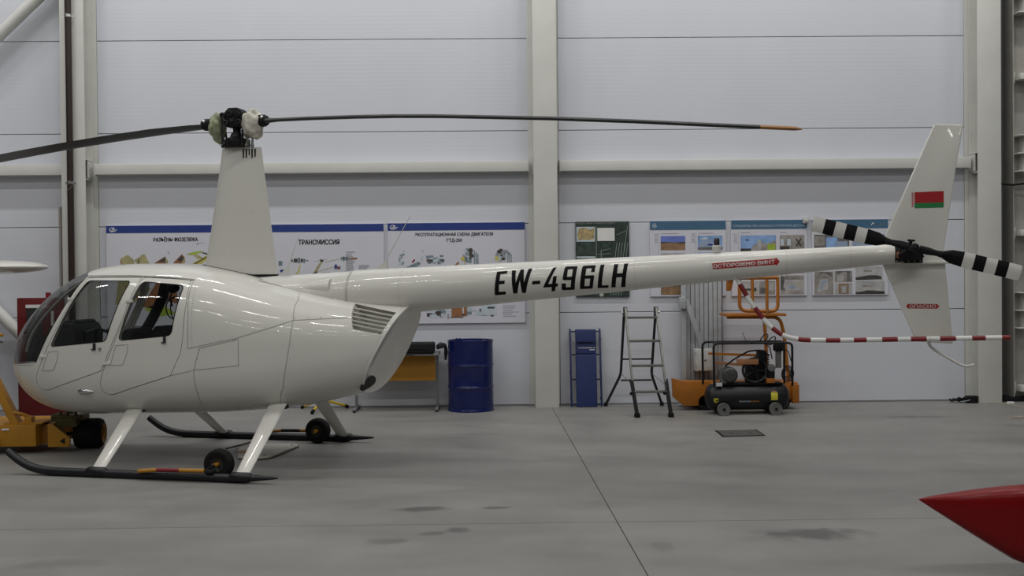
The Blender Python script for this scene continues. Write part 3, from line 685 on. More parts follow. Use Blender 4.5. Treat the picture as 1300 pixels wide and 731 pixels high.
def body_rings(off, x0, x1):
    xs = []
    n = 46
    for i in range(n+1): xs.append(x1-1.0*(i/n)**2)
    k = int((x1-1.0-x0)/.035)
    for i in range(1, k+1): xs.append(x1-1.0-(x1-1.0-x0)*i/k)
    return xs
def loft_mesh(bm, off, x0, x1, N=72, flip=False):
    xs = body_rings(off, x0, x1); rings = []
    for j, x in enumerate(xs):
        if j == 0: rings.append([bm.verts.new((x, 0, sec(x)['zm']))]); continue
        s = sec(x); r = []
        up_, dn = max(.002, s['zt']-s['zm']-off), max(.002, s['zm']-s['zb']-off); hw = max(.002, s['hw']-off)
        for i in range(N):
            a = 2*PI*i/N; c, sn = math.cos(a), math.sin(a); n = s['nu'] if sn >= 0 else s['nl']
            q = (abs(c)**n+abs(sn)**n)**(-1/n)
            r.append(bm.verts.new((x, hw*c*q, s['zm']+(up_ if sn >= 0 else dn)*sn*q)))
        rings.append(r)
    for j in range(len(rings)-1):
        A, B = rings[j], rings[j+1]
        for i in range(N):
            k = (i+1) % N
            f = bm.faces.new((A[0], B[i], B[k])) if len(A) == 1 else bm.faces.new((A[i], B[i], B[k], A[k]))
    bm.faces.new(rings[-1])
REAR = lambda z: -1.68+(1.38-z)*.526
def shell(off, x0o, x1i, x0i, mi_inner):
    bm = bmesh.new(); loft_mesh(bm, 0, x0o, 2.34)
    # slanted rear face
    nrm = Vector((-1, 0, -.526)).normalized()
    g_ = bm.verts[:]+bm.edges[:]+bm.faces[:]
    bmesh.ops.bisect_plane(bm, geom=g_, plane_co=(-1.68, 0, 1.38), plane_no=nrm, clear_outer=True)
    es = [e for e in bm.edges if e.is_boundary]
    if es: bmesh.ops.holes_fill(bm, edges=es, sides=0)
    bmesh.ops.recalc_face_normals(bm, faces=bm.faces)
    b2 = bmesh.new(); loft_mesh(b2, off, x0i, x1i); bmesh.ops.recalc_face_normals(b2, faces=b2.faces)
    bmesh.ops.reverse_faces(b2, faces=b2.faces)
    for f in b2.faces: f.material_index = mi_inner
    me = bpy.data.meshes.new('t'); b2.to_mesh(me); b2.free(); bm.from_mesh(me); bpy.data.meshes.remove(me)
    me = bpy.data.meshes.new('shell'); bm.to_mesh(me); bm.free(); return me
def tmp(me, name='tmp'):
    o = bpy.data.objects.new(name, me); COL.objects.link(o); return o
def boolean(me, cut, op):
    o = tmp(me); md = o.modifiers.new('b', 'BOOLEAN'); md.object = cut; md.operation = op; md.solver = 'EXACT'
    bpy.context.view_layer.update()
    dg = bpy.context.evaluated_depsgraph_get()
    r = bpy.data.meshes.new_from_object(o.evaluated_get(dg)); bpy.data.objects.remove(o); return r
def round_poly(pts, r=.04, n=4):
    P = [Vector(p) for p in pts]; out = []
    for i in range(len(P)):
        a, b_, c = P[i-1], P[i], P[(i+1) % len(P)]
        u, v = a-b_, c-b_; rr = min(r, u.length*.45, v.length*.45)
        p0, p1 = b_+u.normalized()*rr, b_+v.normalized()*rr
        for k in range(n+1):
            t_ = k/n; q = p0*(1-t_)**2+b_*2*t_*(1-t_)+p1*t_*t_; out.append((q.x, q.y))
    return out
def inset(pts, d):
    """offset a polygon (positive = outward)"""
    n = len(pts); ar = sum(pts[i][0]*pts[(i+1) % n][1]-pts[(i+1) % n][0]*pts[i][1] for i in range(n)); s = 1 if ar > 0 else -1
    out = []
    for i in range(n):
        p0, p1, p2 = Vector(pts[i-1]), Vector(pts[i]), Vector(pts[(i+1) % n])
        n1 = (p1-p0); n1 = Vector((n1.y, -n1.x)).normalized(); n2 = (p2-p1); n2 = Vector((n2.y, -n2.x)).normalized()
        q = (n1+n2); q = q/max(.3, q.length_squared/2) if q.length > 1e-6 else n1
        out.append((p1.x+q.x*d*s*1.0, p1.y+q.y*d*s*1.0))
    return out
def cutter(items, mi=1):
    mb = MB()
    for pts, y0, y1 in items: mb.prism(pts, lambda a, b_, d: (a, d, b_), y0, y1, mi)
    return mb
def cut_obj(items, mi=1):
    mb = cutter(items, mi); bm = bmesh.new()
    bv = [bm.verts.new(p) for p in mb.v]
    for f, m_ in zip(mb.f, mb.m): bm.faces.new([bv[i] for i in f]).material_index = m_
    bmesh.ops.recalc_face_normals(bm, faces=bm.faces)
    me = bpy.data.meshes.new('cut'); bm.to_mesh(me); bm.free()
    for k in range(3): me.materials.append(M['gap'])
    return tmp(me, 'cut')

FDOOR = round_poly([(1.289, 1.704), (1.388, 1.481), (1.556, 1.186), (1.722, .900), (1.786, .795), (1.790, .715), (1.735, .670), (1.665, .672), (1.335, .772), (1.046, .864), (1.006, .946), (.824, 1.332), (.712, 1.704)], .02)
RDOOR = round_poly([(.694, 1.704), (.810, 1.330), (.990, .935), (1.050, .800), (1.066, .740), (1.056, .676), (1.002, .644), (.940, .652), (.815, .693), (.350, .830), (.245, 1.034), (.222, 1.159), (.204, 1.506), (.222, 1.682)], .02)
FWIN = round_poly([(1.262, 1.676), (.808, 1.670), (.995, 1.134), (1.585, 1.080)], .035, 5)
RWIN = round_poly([(.686, 1.664), (.262, 1.627), (.338, 1.190), (.862, 1.142)], .045, 5)
WSH = [(1.300, 1.722), (1.418, 1.495), (1.594, 1.215), (1.768, .926), (1.95, .908), (2.5, .868), (2.6, 1.9), (1.55, 1.95), (1.50, 1.79), (1.40, 1.765)]
GRL = [(-1.248, 1.452), (-1.640, 1.376), (-1.552, 1.190), (-1.312, 1.240)]

hull = shell(.028, -2.0, 2.30, -1.2, 1)
thin = shell(.005, -2.0, 2.334, -1.2, 0)
def sides(pts, a=.22, b_=.9): return [(pts, a, b_), (pts, -b_, -a)]
c = cut_obj([(WSH, -1, 1)] + sides(inset(FDOOR, .0035)) + sides(inset(RDOOR, .0035)) + [(GRL, .10, .9), (GRL, -.9, -.10)])
body = boolean(hull, c, 'DIFFERENCE'); bpy.data.objects.remove(c)
for p in body.polygons:
    pass
body.materials.clear()
fus = from_me(body, 'fuselage', [M['white_paint'], M['interior']], heli, 32)
def panel_part(name, src, pts, y0, y1, mats, parent, cutout=None, angle=32):
    c = cut_obj([(pts, y0, y1)], 0); me = boolean(src, c, 'INTERSECT'); bpy.data.objects.remove(c)
    if cutout:
        c = cut_obj([(cutout, y0-.1, y1+.1)], 0); me = boolean(me, c, 'DIFFERENCE'); bpy.data.objects.remove(c)
    me.materials.clear()
    return from_me(me, name, mats, parent, angle)
hullm = hull
for sgn in (1, -1):
    ya, yb = (.22, .9) if sgn > 0 else (-.9, -.22)
    for (dn, dp, wpz) in (('front_door', FDOOR, FWIN), ('rear_door', RDOOR, RWIN)):
        d = panel_part(dn, hull, inset(dp, -.0025), ya, yb, [M['white_paint'], M['interior']], heli, wpz)
        panel_part('door_window', thin, inset(wpz, .004), ya, yb, [M['glass']], d)
panel_part('windshield', thin, inset(WSH, -.003), -1, 1, [M['glass']], heli)

def on_side(x, z, e=.002): return (x, hw_at(x, z)+e, z)
def densify(pts, step=.03):
    out = [Vector(pts[0])]
    for a, b_ in zip(pts[:-1], pts[1:]):
        a, b_ = Vector(a), Vector(b_); n = max(1, int((b_-a).length/step))
        for k in range(1, n+1): out.append(a.lerp(b_, k/n))
    return out
def ribbon(mb, pts, w, e=.0015, m=0, sgn=1):
    P = densify(pts); vs = []
    for i, p in enumerate(P):
        d = (P[min(i+1, len(P)-1)]-P[max(i-1, 0)]).normalized(); n_ = Vector((-d.y, d.x))*w/2
        for q in (p+n_, p-n_):
            x, y, z = on_side(q.x, q.y, e); vs.append((x, y*sgn, z))
    mb.add(vs, [(2*i, 2*i+1, 2*i+3, 2*i+2) for i in range(len(P)-1)], m)
# window gaskets and door trims
for dn in ('front_door', 'rear_door'):
    for d in [o for o in heli.children if o.name.split('.')[0] == dn]:
        sgn = 1 if sum(v.co.y for v in d.data.vertices) > 0 else -1
        wz = FWIN if dn == 'front_door' else RWIN
        mb = MB(); ribbon(mb, inset(wz, .002)+[inset(wz, .002)[0]], .009, .001, 0, sgn)
        mb.build('window_seal', M['black_matte'], d, recalc=False)
        if sgn > 0:
            mb = MB()
            if dn == 'front_door': v = [(1.610, 1.029), (1.496, 1.039), (1.507, .964), (1.551, .871), (1.575, .858), (1.697, .851), (1.610, 1.029)]
            else: v = [(.888, 1.095), (.766, 1.104), (.778, 1.022), (.817, .928), (.84, .916), (.945, .918), (.888, 1.095)]
            ribbon(mb, v, .005); mb.build('vent_seam', M['seam'], d, recalc=False)
            hx, hz = (1.107, 1.085) if dn == 'front_door' else (.400, 1.151)
            y = hw_at(hx, hz)
            mb = MB(); mb.box(hx-.012, hx+.03, y, y+.012, hz-.032, hz-.022); mb.box(hx-.014, hx+.006, y, y+.018, hz-.032, hz+.03)
            mb.build('door_handle', M['dark_metal'], d, bevel=.003)
            if dn == 'front_door':
                y = hw_at(1.049, 1.065)
                MB().lathe([(0, .012), (.014, .01), (.018, 0)], (1.049, y, 1.062), (0, 1, 0), 14).build('door_lock', M['chrome'], d)
            for (ax, az) in (((1.406, 1.514), (1.684, .989)) if dn == 'front_door' else ((.781, 1.492), (.997, .935))):
                y = hw_at(ax, az)
                mb = MB().box(ax-.05, ax+.012, y-.004, y+.012, az-.012, az+.010); mb.cyl((ax+.012, y+.008, az-.018), (ax+.012, y+.008, az+.016), .008, 8)
                mb.build('hinge', M['white_paint'], d, bevel=.002, bseg=1)

# gutter, seams and rivets on the near flank
mb = MB(); ribbon(mb, [(1.30, 1.722), (1.1, 1.722), (.83, 1.722), (.457, 1.706), (.19, 1.680)], .010, .006)
mb.build('roof_gutter', M['seam'], heli, recalc=False)
mb = MB()
for s_ in ([(.195, 1.66), (.190, 1.5), (.172, 1.346), (.172, 1.074)], [(.172, 1.072), (-.068, 1.122), (-.290, 1.165), (-.574, 1.249), (-.789, 1.319), (-1.043, 1.330), (-1.267, 1.338)],
           [(-.725, 1.55), (-.766, 1.497), (-.768, 1.436), (-.788, 1.322), (-.775, 1.128), (-.743, .951), (-.694, .746), (-.60, .58)],
           [(.060, 1.077), (-.308, 1.157), (-.307, .927), (.119, .882), (.060, 1.077)], [(.350, .830), (.119, .882), (.120, .776), (.113, .668), (.121, .560)],
           [(1.80, .905), (2.05, .893), (2.2, .885)], [(1.046, .862), (1.0, .94)], [(-1.02, 1.50), (-.9, 1.53), (-.73, 1.56), (-.5, 1.615), (-.3, 1.665)]):
    mb = MB(); ribbon(mb, s_, .005); mb.build('panel_seam', M['seam'], heli, recalc=False)
rv = MB()
def rivet(x, z, r=.005):
    p = Vector(on_side(x, z, .0015))
    rv.add([p+Vector((r*math.cos(q), 0, r*math.sin(q))) for q in [PI*k/3 for k in range(6)]], [(0, 1, 2, 3, 4, 5)])
for a, b_, n in (((.121, .56), (-.504, .56), 9), ((.15, 1.62), (.13, 1.09), 22), ((-.05, 1.13), (-.55, 1.255), 6), ((-.80, 1.335), (-1.24, 1.35), 5), ((-.80, 1.1), (-.68, .62), 5), ((.06, 1.06), (.10, .9), 3), ((.1, .54), (.1, .76), 4)):
    for k in range(n):
        t_ = k/(n-1); rivet(a[0]+(b_[0]-a[0])*t_, a[1]+(b_[1]-a[1])*t_)
for (x, z) in ((.03, 1.085), (-.27, 1.15), (.115, .888), (-.305, .93)): rivet(x, z, .010)
o = rv.build('rivets', M['rivet'], heli, recalc=False, weld=False); o['kind'] = 'stuff'

# centre bow of the windshield
mb = MB(); P = []
for k in range(26):
    x = 2.325-(2.325-1.5)*(k/25)**1.6; s = sec(x); P.append((x, s['zt']))
for y in (-.018, .018): pass
vs = []
for (x, z) in P: vs += [(x-.004, -.016, z-.006), (x-.004, .016, z-.006), (x-.010, .016, z-.02), (x-.010, -.016, z-.02)]
mb.add(vs, [(4*i+a, 4*i+(a+1) % 4, 4*i+4+(a+1) % 4, 4*i+4+a) for i in range(len(P)-1) for a in range(4)])
mb.build('windshield_bow', M['white_dull'], heli)

# rear closing panel with the exhaust opening
pl = []
for k in range(40):
    q = 2*PI*k/40; lo, hi = 0.0, 1.2
    zc = 1.02
    for _ in range(28):
        r = (lo+hi)/2; z = zc+r*math.sin(q); y = r*math.cos(q); x = REAR(z)
        s = sec(x); inside = s['zb'] < z < s['zt'] and abs(y) < hw_at(x, z)
        lo, hi = (r, hi) if inside else (lo, r)
    pl.append((lo*math.cos(q), zc+lo*math.sin(q)))
rn = Vector((-1, 0, -.526)).normalized()
mb = MB()
sh = lambda k, d, f: tuple(Vector((REAR(pl[k][1]*f+zc*(1-f)), pl[k][0]*f, pl[k][1]*f+zc*(1-f)))+rn*d)
vs = [sh(k, d, f) for (d, f) in ((-.004, 1.012), (.008, 1.014), (.014, .995), (.006, .94), (.010, .5)) for k in range(40)]
mb.add(vs, [(j*40+k, j*40+(k+1) % 40, (j+1)*40+(k+1) % 40, (j+1)*40+k) for j in range(4) for k in range(40)] + [tuple(range(160, 200))])
mb.build('rear_cowl_panel', M['white_paint'], heli, angle=50)
ex = [(.315, .818), (.22, .822), (.13, .80), (.075, .765), (.07, .735), (.13, .715), (.25, .697), (.315, .690), (.345, .72), (.352, .77)]
mb = MB().prism(round_poly(ex, .02, 3), lambda a, b_, d: tuple(Vector((REAR(b_), a, b_))+rn*d), -.012, .017)
mb.build('exhaust_opening', M['gap'], heli, bevel=.004)

# louvres in the grille
for k in range(1, 6):
    t_ = k/6-.02
    a = Vector(GRL[0]).lerp(Vector(GRL[3]), t_); b_ = Vector(GRL[1]).lerp(Vector(GRL[2]), t_)
    for sgn in (1, -1):
        mb = MB(); vs = []
        for i in range(9):
            p = a.lerp(b_, i/8); y = hw_at(p.x, p.y)
            for (dy, dz) in ((.002, -.006), (.002, .007), (-.035, .000), (-.035, -.010)): vs.append((p.x, sgn*(y+dy-.006), p.y+dz))
        mb.add(vs, [(4*i+q, 4*i+(q+1) % 4, 4*i+4+(q+1) % 4, 4*i+4+q) for i in range(8) for q in range(4)]+[(0, 1, 2, 3), (32, 33, 34, 35)])
        mb.build('louvre', M['white_paint'], heli)

# nav light
y = hw_at(1.217, .673)
mb = MB(); mb.lathe([(.001, .075), (.012, .06), (.022, .03), (.026, 0), (.026, -.05), (.018, -.075), (.001, -.085)], (1.225, y+.004, .673), (-1, 0, 0), 16)
mb.build('navigation_light', M['chrome'], heli)

# ---- tail boom
def boom(x):
    t_ = (-1.67-x)/4.12
    return 1.567+.268*t_, .204-.125*t_
mb = MB(); vs = []; xs = [-.15, -.3, -.5, -.8, -1.1, -1.15]+[-1.15-.1547*k for k in range(1, 31)]; N = 48
def boom2(x):
    c_, r = boom(x)
    if x > -1.15:
        r *= .96; c_ = c_-.012*(x+1.15)
    return c_, r
for x in xs:
    c_, r = boom2(x)
    for k in range(N): vs.append((x, r*math.cos(2*PI*k/N), c_+r*math.sin(2*PI*k/N)))
mb.add(vs, [(i*N+k, i*N+(k+1) % N, (i+1)*N+(k+1) % N, (i+1)*N+k) for i in range(len(xs)-1) for k in range(N)]+[tuple(range(N)), tuple(range((len(xs)-1)*N, len(xs)*N))])
bo = mb.build('tail_boom', M['white_paint'], heli, angle=40)
def on_boom(x, z, e=.0015):
    c_, r = boom2(x); return (x, math.sqrt(max(1e-6, (r+e)**2-(z-c_)**2)), z)
# joint bands with rivets
rv = MB()
for xr in (-1.15, -1.64, -2.50, -3.085, -3.71, -4.34, -4.95, -5.45):
    c_, r = boom2(xr)
    for dx in ((-.011, .011) if xr > -1.2 else (0,)):
        n = int(2*PI*r/.024)
        for k in range(n):
            q = 2*PI*k/n; p = Vector((xr+dx, (r+.0012)*math.cos(q), c_+(r+.0012)*math.sin(q)))
            u = Vector((1, 0, 0)); w_ = Vector((0, -math.sin(q), math.cos(q)))
            rv.add([p+(u*math.cos(PI*j/3)+w_*math.sin(PI*j/3))*.0042 for j in range(6)], [(0, 1, 2, 3, 4, 5)])
o = rv.build('boom_rivets', M['rivet'], bo, recalc=False, weld=False); o['kind'] = 'stuff'
c_, r = boom2(-1.15)
MB().tube([(-1.147, 0, c_), (-1.153, 0, c_)], r+.0015, 48).build('boom_joint', M['seam'], bo)
# intake scoop ahead of the joint
mb = MB(); vs = []
for i in range(7):
    t_ = i/6; x = -.98+.30*t_; w_ = .05*(1-t_)+.008
    for k in range(7):
        q = math.radians(30+(k-3)*6*(1-t_*.8)); c_, r = boom2(x); h_ = .018*(1-t_)*(1-((k-3)/3)**2)+.001
        vs.append((x, (r+h_)*math.cos(q), c_+(r+h_)*math.sin(q)))
mb.add(vs, [(i*7+k, i*7+k+1, (i+1)*7+k+1, (i+1)*7+k) for i in range(6) for k in range(6)]); mb.build('intake_scoop', M['white_paint'], bo, recalc=False)

# registration lettering, laid on the curved skin
REG = {'E': [[(-2.521, 1.725), (-2.615, 1.731), (-2.612, 1.708), (-2.555, 1.702), (-2.549, 1.644), (-2.597, 1.647), (-2.593, 1.619), (-2.546, 1.615), (-2.539, 1.55), (-2.6, 1.552), (-2.597, 1.527), (-2.499, 1.519)]],
 'W': [[(-2.652, 1.734), (-2.689, 1.736), (-2.692, 1.624), (-2.729, 1.741), (-2.759, 1.742), (-2.765, 1.629), (-2.798, 1.746), (-2.832, 1.749), (-2.774, 1.54), (-2.741, 1.538), (-2.729, 1.649), (-2.699, 1.536), (-2.664, 1.532)]],
 'dash': [[(-2.838, 1.641), (-2.908, 1.645), (-2.904, 1.615), (-2.832, 1.611)]],
 '4': [[(-3.014, 1.754), (-3.044, 1.757), (-2.974, 1.614), (-3.008, 1.616), (-3.019, 1.68), (-3.051, 1.682), (-3.041, 1.618), (-3.06, 1.619), (-3.054, 1.593), (-3.037, 1.591), (-3.028, 1.554), (-2.996, 1.551), (-3.003, 1.588), (-2.929, 1.584), (-2.934, 1.596)]],
 '9': [[(-3.114, 1.75), (-3.127, 1.763), (-3.225, 1.764), (-3.198, 1.57), (-3.19, 1.563), (-3.094, 1.559), (-3.086, 1.569), (-3.092, 1.618), (-3.127, 1.619), (-3.125, 1.584), (-3.166, 1.587), (-3.174, 1.647), (-3.11, 1.645), (-3.099, 1.654)], [(-3.144, 1.737), (-3.186, 1.74), (-3.180, 1.676), (-3.138, 1.674)]],
 '6': [[(-3.265, 1.754), (-3.276, 1.768), (-3.374, 1.772), (-3.381, 1.765), (-3.374, 1.714), (-3.343, 1.712), (-3.347, 1.746), (-3.303, 1.744), (-3.296, 1.684), (-3.365, 1.687), (-3.372, 1.679), (-3.353, 1.58), (-3.344, 1.573), (-3.25, 1.568), (-3.243, 1.575)], [(-3.292, 1.656), (-3.336, 1.658), (-3.327, 1.595), (-3.283, 1.593)]],
 'L': [[(-3.421, 1.774), (-3.455, 1.777), (-3.432, 1.599), (-3.489, 1.600), (-3.484, 1.578), (-3.393, 1.576)]],
 'H': [[(-3.538, 1.777), (-3.573, 1.78), (-3.564, 1.699), (-3.611, 1.701), (-3.621, 1.781), (-3.656, 1.784), (-3.628, 1.584), (-3.591, 1.582), (-3.606, 1.668), (-3.559, 1.666), (-3.545, 1.581), (-3.509, 1.58)]]}
def decal(name, loops_list, m, parent, fn, e=.0012, step=.02):
    bm = bmesh.new()
    for loops in loops_list:
        pts = [Vector((a, 0, b_)) for lp in loops for a, b_ in lp]
        tris = tessellate_polygon([[Vector((a, b_, 0)) for a, b_ in lp] for lp in loops])
        vs = [bm.verts.new(p) for p in pts]
        for tr in tris:
            try: bm.faces.new([vs[i] for i in tr])
            except ValueError: pass
    zs = [v.co.z for v in bm.verts]; z = min(zs)+step
    while z < max(zs):
        bmesh.ops.bisect_plane(bm, geom=bm.verts[:]+bm.edges[:]+bm.faces[:], plane_co=(0, 0, z), plane_no=(0, 0, 1)); z += step
    for v in bm.verts: v.co = Vector(fn(v.co.x, v.co.z, e))
    for f in bm.faces:
        f.normal_update()
        if f.normal.y < 0: f.normal_flip()
    return from_bm(bm, name, m, parent, smooth=False)
decal('registration', list(REG.values()), M['letter'], bo, on_boom)
arrow = [(-4.352, 1.776), (-4.86, 1.810), (-4.866, 1.819), (-4.896, 1.786), (-4.870, 1.750), (-4.862, 1.759), (-4.357, 1.726)]
ar = decal('warning_arrow', [[arrow]], M['flag_red'], bo, on_boom, .001, .005)
def text_polys(txt, fn):
    vs, fs, x0, x1, y0, y1 = text_tris(txt)
    return [[[fn((vs[i].x-x0)/(x1-x0), vs[i].y/.73) for i in f]] for f in fs]
wtxt = [q for (da, dc) in ((0, 0), (.0014, 0), (-.0014, 0), (0, .0012)) for q in text_polys('ОСТОРОЖНО ВИНТ', lambda a, c_: (-4.360-.495*a+da, 1.736+.033*a+.029*c_+dc))]
decal('warning_lettering', wtxt, M['white_print'], bo, on_boom, .0025, .005)

# beacon and antennas
mb = MB(); mb.lathe([(.036, 0), (.036, .055), (.030, .062)], (-4.385, 0, 1.865), (0, 0, 1), 18)
be = mb.build('beacon_base', M['white_dull'], bo)
MB().lathe([(.024, .0), (.024, .05), (.018, .062), (0, .064)], (-4.385, 0, 1.925), (0, 0, 1), 16).build('beacon_lens', M['beacon_dark'], be)
def antenna(p0, p1, name):
    mb = MB(); p0 = Vector(p0); p1 = Vector(p1); d = p1-p0
    mb.add([p0+Vector((.055, .012, -.012)), p0+Vector((-.055, .012, -.012)), p0+Vector((-.055, -.012, -.012)), p0+Vector((.055, -.012, -.012)), p0+d*.16+Vector((.004, .004, 0)), p0+d*.16+Vector((-.006, .004, 0)), p0+d*.16+Vector((-.006, -.004, 0)), p0+d*.16+Vector((.004, -.004, 0))],
           [(0, 1, 5, 4), (1, 2, 6, 5), (2, 3, 7, 6), (3, 0, 4, 7), (4, 5, 6, 7), (3, 2, 1, 0)])
    mb.tube([p0+d*.1, p1], [.005, .0028], 8)
    return mb.build(name, M['white_dull'], bo)
antenna((-1.405, 0, 1.765), (-1.680, .0, 2.226), 'whip_antenna'); antenna((-.50, .06, 1.738), (-.63, .06, 2.066), 'whip_antenna')

# ---- tail surfaces
def fin(name, pts, yc, th, m, parent, bev=.012):
    mb = MB().prism(pts, lambda a, b_, d: (a, d, b_), yc-th/2, yc+th/2); return mb.build(name, m, parent, bevel=bev, bseg=3)
uf = fin('upper_fin', [(-5.70, 1.86), (-5.735, 2.005), (-6.098, 2.862), (-6.11, 2.870), (-6.305, 2.856), (-6.318, 2.845), (-6.266, 2.535), (-6.160, 1.80), (-6.15, 1.76), (-5.72, 1.78)], -.035, .05, M['white_paint'], heli)
lf = fin('lower_fin', [(-5.700, 1.765), (-5.955, 1.140), (-5.962, 1.128), (-6.228, 1.112), (-6.236, 1.122), (-6.178, 1.765)], -.035, .046, M['white_paint'], heli)
mb = MB().prism([(-5.62, .02), (-5.72, -.95), (-6.12, -.95), (-6.27, .03)], lambda a, b_, d: (a, b_, d), 1.752, 1.776); mb.build('horizontal_stabilizer', M['white_paint'], heli, bevel=.008, bseg=2)
fy = -.035+.025+.0012
mb = MB()
mb.add([(-5.950, fy, 2.242), (-6.170, fy, 2.242), (-6.170, fy, 2.333), (-5.950, fy, 2.329)], [(0, 1, 2, 3)], 0)
mb.add([(-5.950, fy, 2.200), (-6.169, fy, 2.201), (-6.170, fy, 2.242), (-5.950, fy, 2.242)], [(0, 1, 2, 3)], 1)
mb.add([(-5.926, fy, 2.199), (-5.946, fy, 2.199), (-5.946, fy, 2.329), (-5.926, fy, 2.329)], [(0, 1, 2, 3)], 2)
for k in range(6):                                                # woven ornament strip
    z = 2.21+k*.0205
    for dx, dz in ((0, 0), (-.006, .006), (.006, .006), (0, .012)):
        x = -5.936+dx; mb.add([(x+.004, fy+.0006, z+dz-.003), (x-.004, fy+.0006, z+dz-.003), (x-.004, fy+.0006, z+dz+.004), (x+.004, fy+.0006, z+dz+.004)], [(0, 1, 2, 3)], 0)
mb.build('flag', [M['flag_red'], M['flag_green'], M['white_print']], uf, recalc=False)
mb = MB(); y = -.035+.023+.0012
mb.add([(-5.882, y, 1.414), (-5.898, y, 1.432), (-6.116, y, 1.430), (-6.134, y, 1.412), (-6.116, y, 1.393), (-5.898, y, 1.395)], [(0, 1, 2, 3, 4, 5)], 0)
text_add(mb, 'ОПАСНО', -5.908, 1.3995, .200, .026, lambda a, c_: (-5.908-(a+5.908), y+.0008, c_), 1, cap=.73, bold=.0012)
mb.build('danger_sign', [M['flag_red'], M['white_print']], lf, recalc=False)

# ---- tail rotor
TRC = Vector((-5.901, .33, 1.876)); tr_ang = math.atan2(.204, .759)
mb = MB()
mb.lathe([(.0, .075), (.032, .07), (.036, .03), (.03, -.05), (.022, -.30)], TRC, (0, 1, 0), 18)
mb.box(TRC.x-.09, TRC.x+.085, .02, .14, 1.78, 1.885); mb.cyl(TRC+Vector((.02, -.06, .0)), TRC+Vector((.022, -.02, .062)), .014, 10); mb.cyl(TRC+Vector((-.01, -.02, .055)), TRC+Vector((.045, -.02, .06)), .010, 8)
mb.cyl((-5.79, .0, 1.835), (-5.86, .0, 1.845), .074, 20); mb.box(-6.0, -5.86, -.06, .08, 1.76, 1.80)
mb.cyl((-5.86, .20, 1.86), (-5.80, .20, 1.81), .014, 8); mb.cyl((-5.96, .22, 1.86), (-5.98, .22, 1.80), .012, 8)
tr = mb.build('tail_rotor', M['black_matte'], heli, bevel=.004, bseg=1)
mb = MB().box(TRC.x+.06, TRC.x+.10, .05, .12, 1.80, 1.85); mb.build('gearbox_cap', M['ink_brown'], tr, bevel=.006)
mb = MB()
for k in range(5): mb.lathe([(0, .01), (.009, .01), (.009, 0)], (-5.98+.045*k, .085, 1.775), (0, 1, 0), 6)
mb.build('gearbox_studs', M['alu'], tr)
for sgn in (1, -1):
    d = Vector((math.cos(tr_ang)*sgn, 0, math.sin(tr_ang)*sgn)); n_ = Vector((-d.z, 0, d.x))
    mb = MB(); sta = [(.06, .020, 0), (.12, .030, 0), (.20, .026, 0), (.235, .030, 0), (.29, .048, 0), (.40, .0515, 0), (.487, .0515, 1), (.575, .0515, 0), (.672, .0515, 1), (.7625, .0515, 0), (.786, .0515, 0)]
    sta = [(.04, .030), (.10, .030), (.17, .022), (.215, .028), (.275, .052), (.365, .060), (.445, .060), (.528, .060), (.610, .060), (.692, .060), (.775, .060), (.786, .052)]
    cols = [2, 2, 2, 1, 1, 0, 1, 0, 1, 0, 0]
    vs = []
    for (r, hc) in sta:
        th = .011 if r > .25 else .018
        prof = [(-1, 0), (-.6, .8), (-.2, 1), (.4, .7), (1, 0), (.4, -.7), (-.2, -1), (-.6, -.8)]
        for (a, b_) in prof: vs.append(TRC+d*r+n_*(hc*a)+Vector((0, th*b_+.0, 0)))
    for i, cc in enumerate(cols):
        mb.add(vs[i*8:(i+2)*8], [(k, (k+1) % 8, 8+(k+1) % 8, 8+k) for k in range(8)], cc)
    mb.add(vs[:8], [tuple(range(8))], 2); mb.add(vs[-8:], [tuple(range(8))], 0)
    mb.build('tail_rotor_blade', [M['white_dull'], M['letter'], M['black_matte']], tr, angle=50)

# ---- tail rotor guard and tail skid
gp = arc_path([(-4.545, .02, 1.66), (-4.60, .03, 1.55), (-4.685, .04, 1.415), (-4.80, .05, 1.262), (-4.92, .055, 1.172), (-5.05, .06, 1.142), (-5.3, .06, 1.138), (-6.640, .06, 1.168)], .12, 5)
fine = [gp[0]]
for a, b_ in zip(gp[:-1], gp[1:]):
    n = max(1, int((b_-a).length/.0195))
    for k in range(1, n+1): fine.append(a.lerp(b_, k/n))
acc = [0]
for a, b_ in zip(fine[:-1], fine[1:]): acc.append(acc[-1]+(b_-a).length)
tot = acc[-1]
MB().tube(fine, .0195, 14, mfun=lambda i: 0 if int((tot-(acc[i]+acc[i+1])/2+.045)/.1105) % 2 == 0 else 1).build('tail_rotor_guard', [M['red'], M['white_print']], heli, weld=True)
mb = MB(); mb.tube(arc_path([(-6.045, .02, 1.135), (-6.06, .0, 1.095), (-6.10, -.02, 1.058), (-6.285, -.02, .947), (-6.335, -.02, .930), (-6.395, -.02, .944)], .05, 5), .0115, 10)
mb.build('tail_skid', M['white_dull'], heli)
MB().tube([(-6.042, .06, 1.152), (-6.062, .06, 1.152)], .027, 14).build('guard_clamp', M['white_dull'], heli)

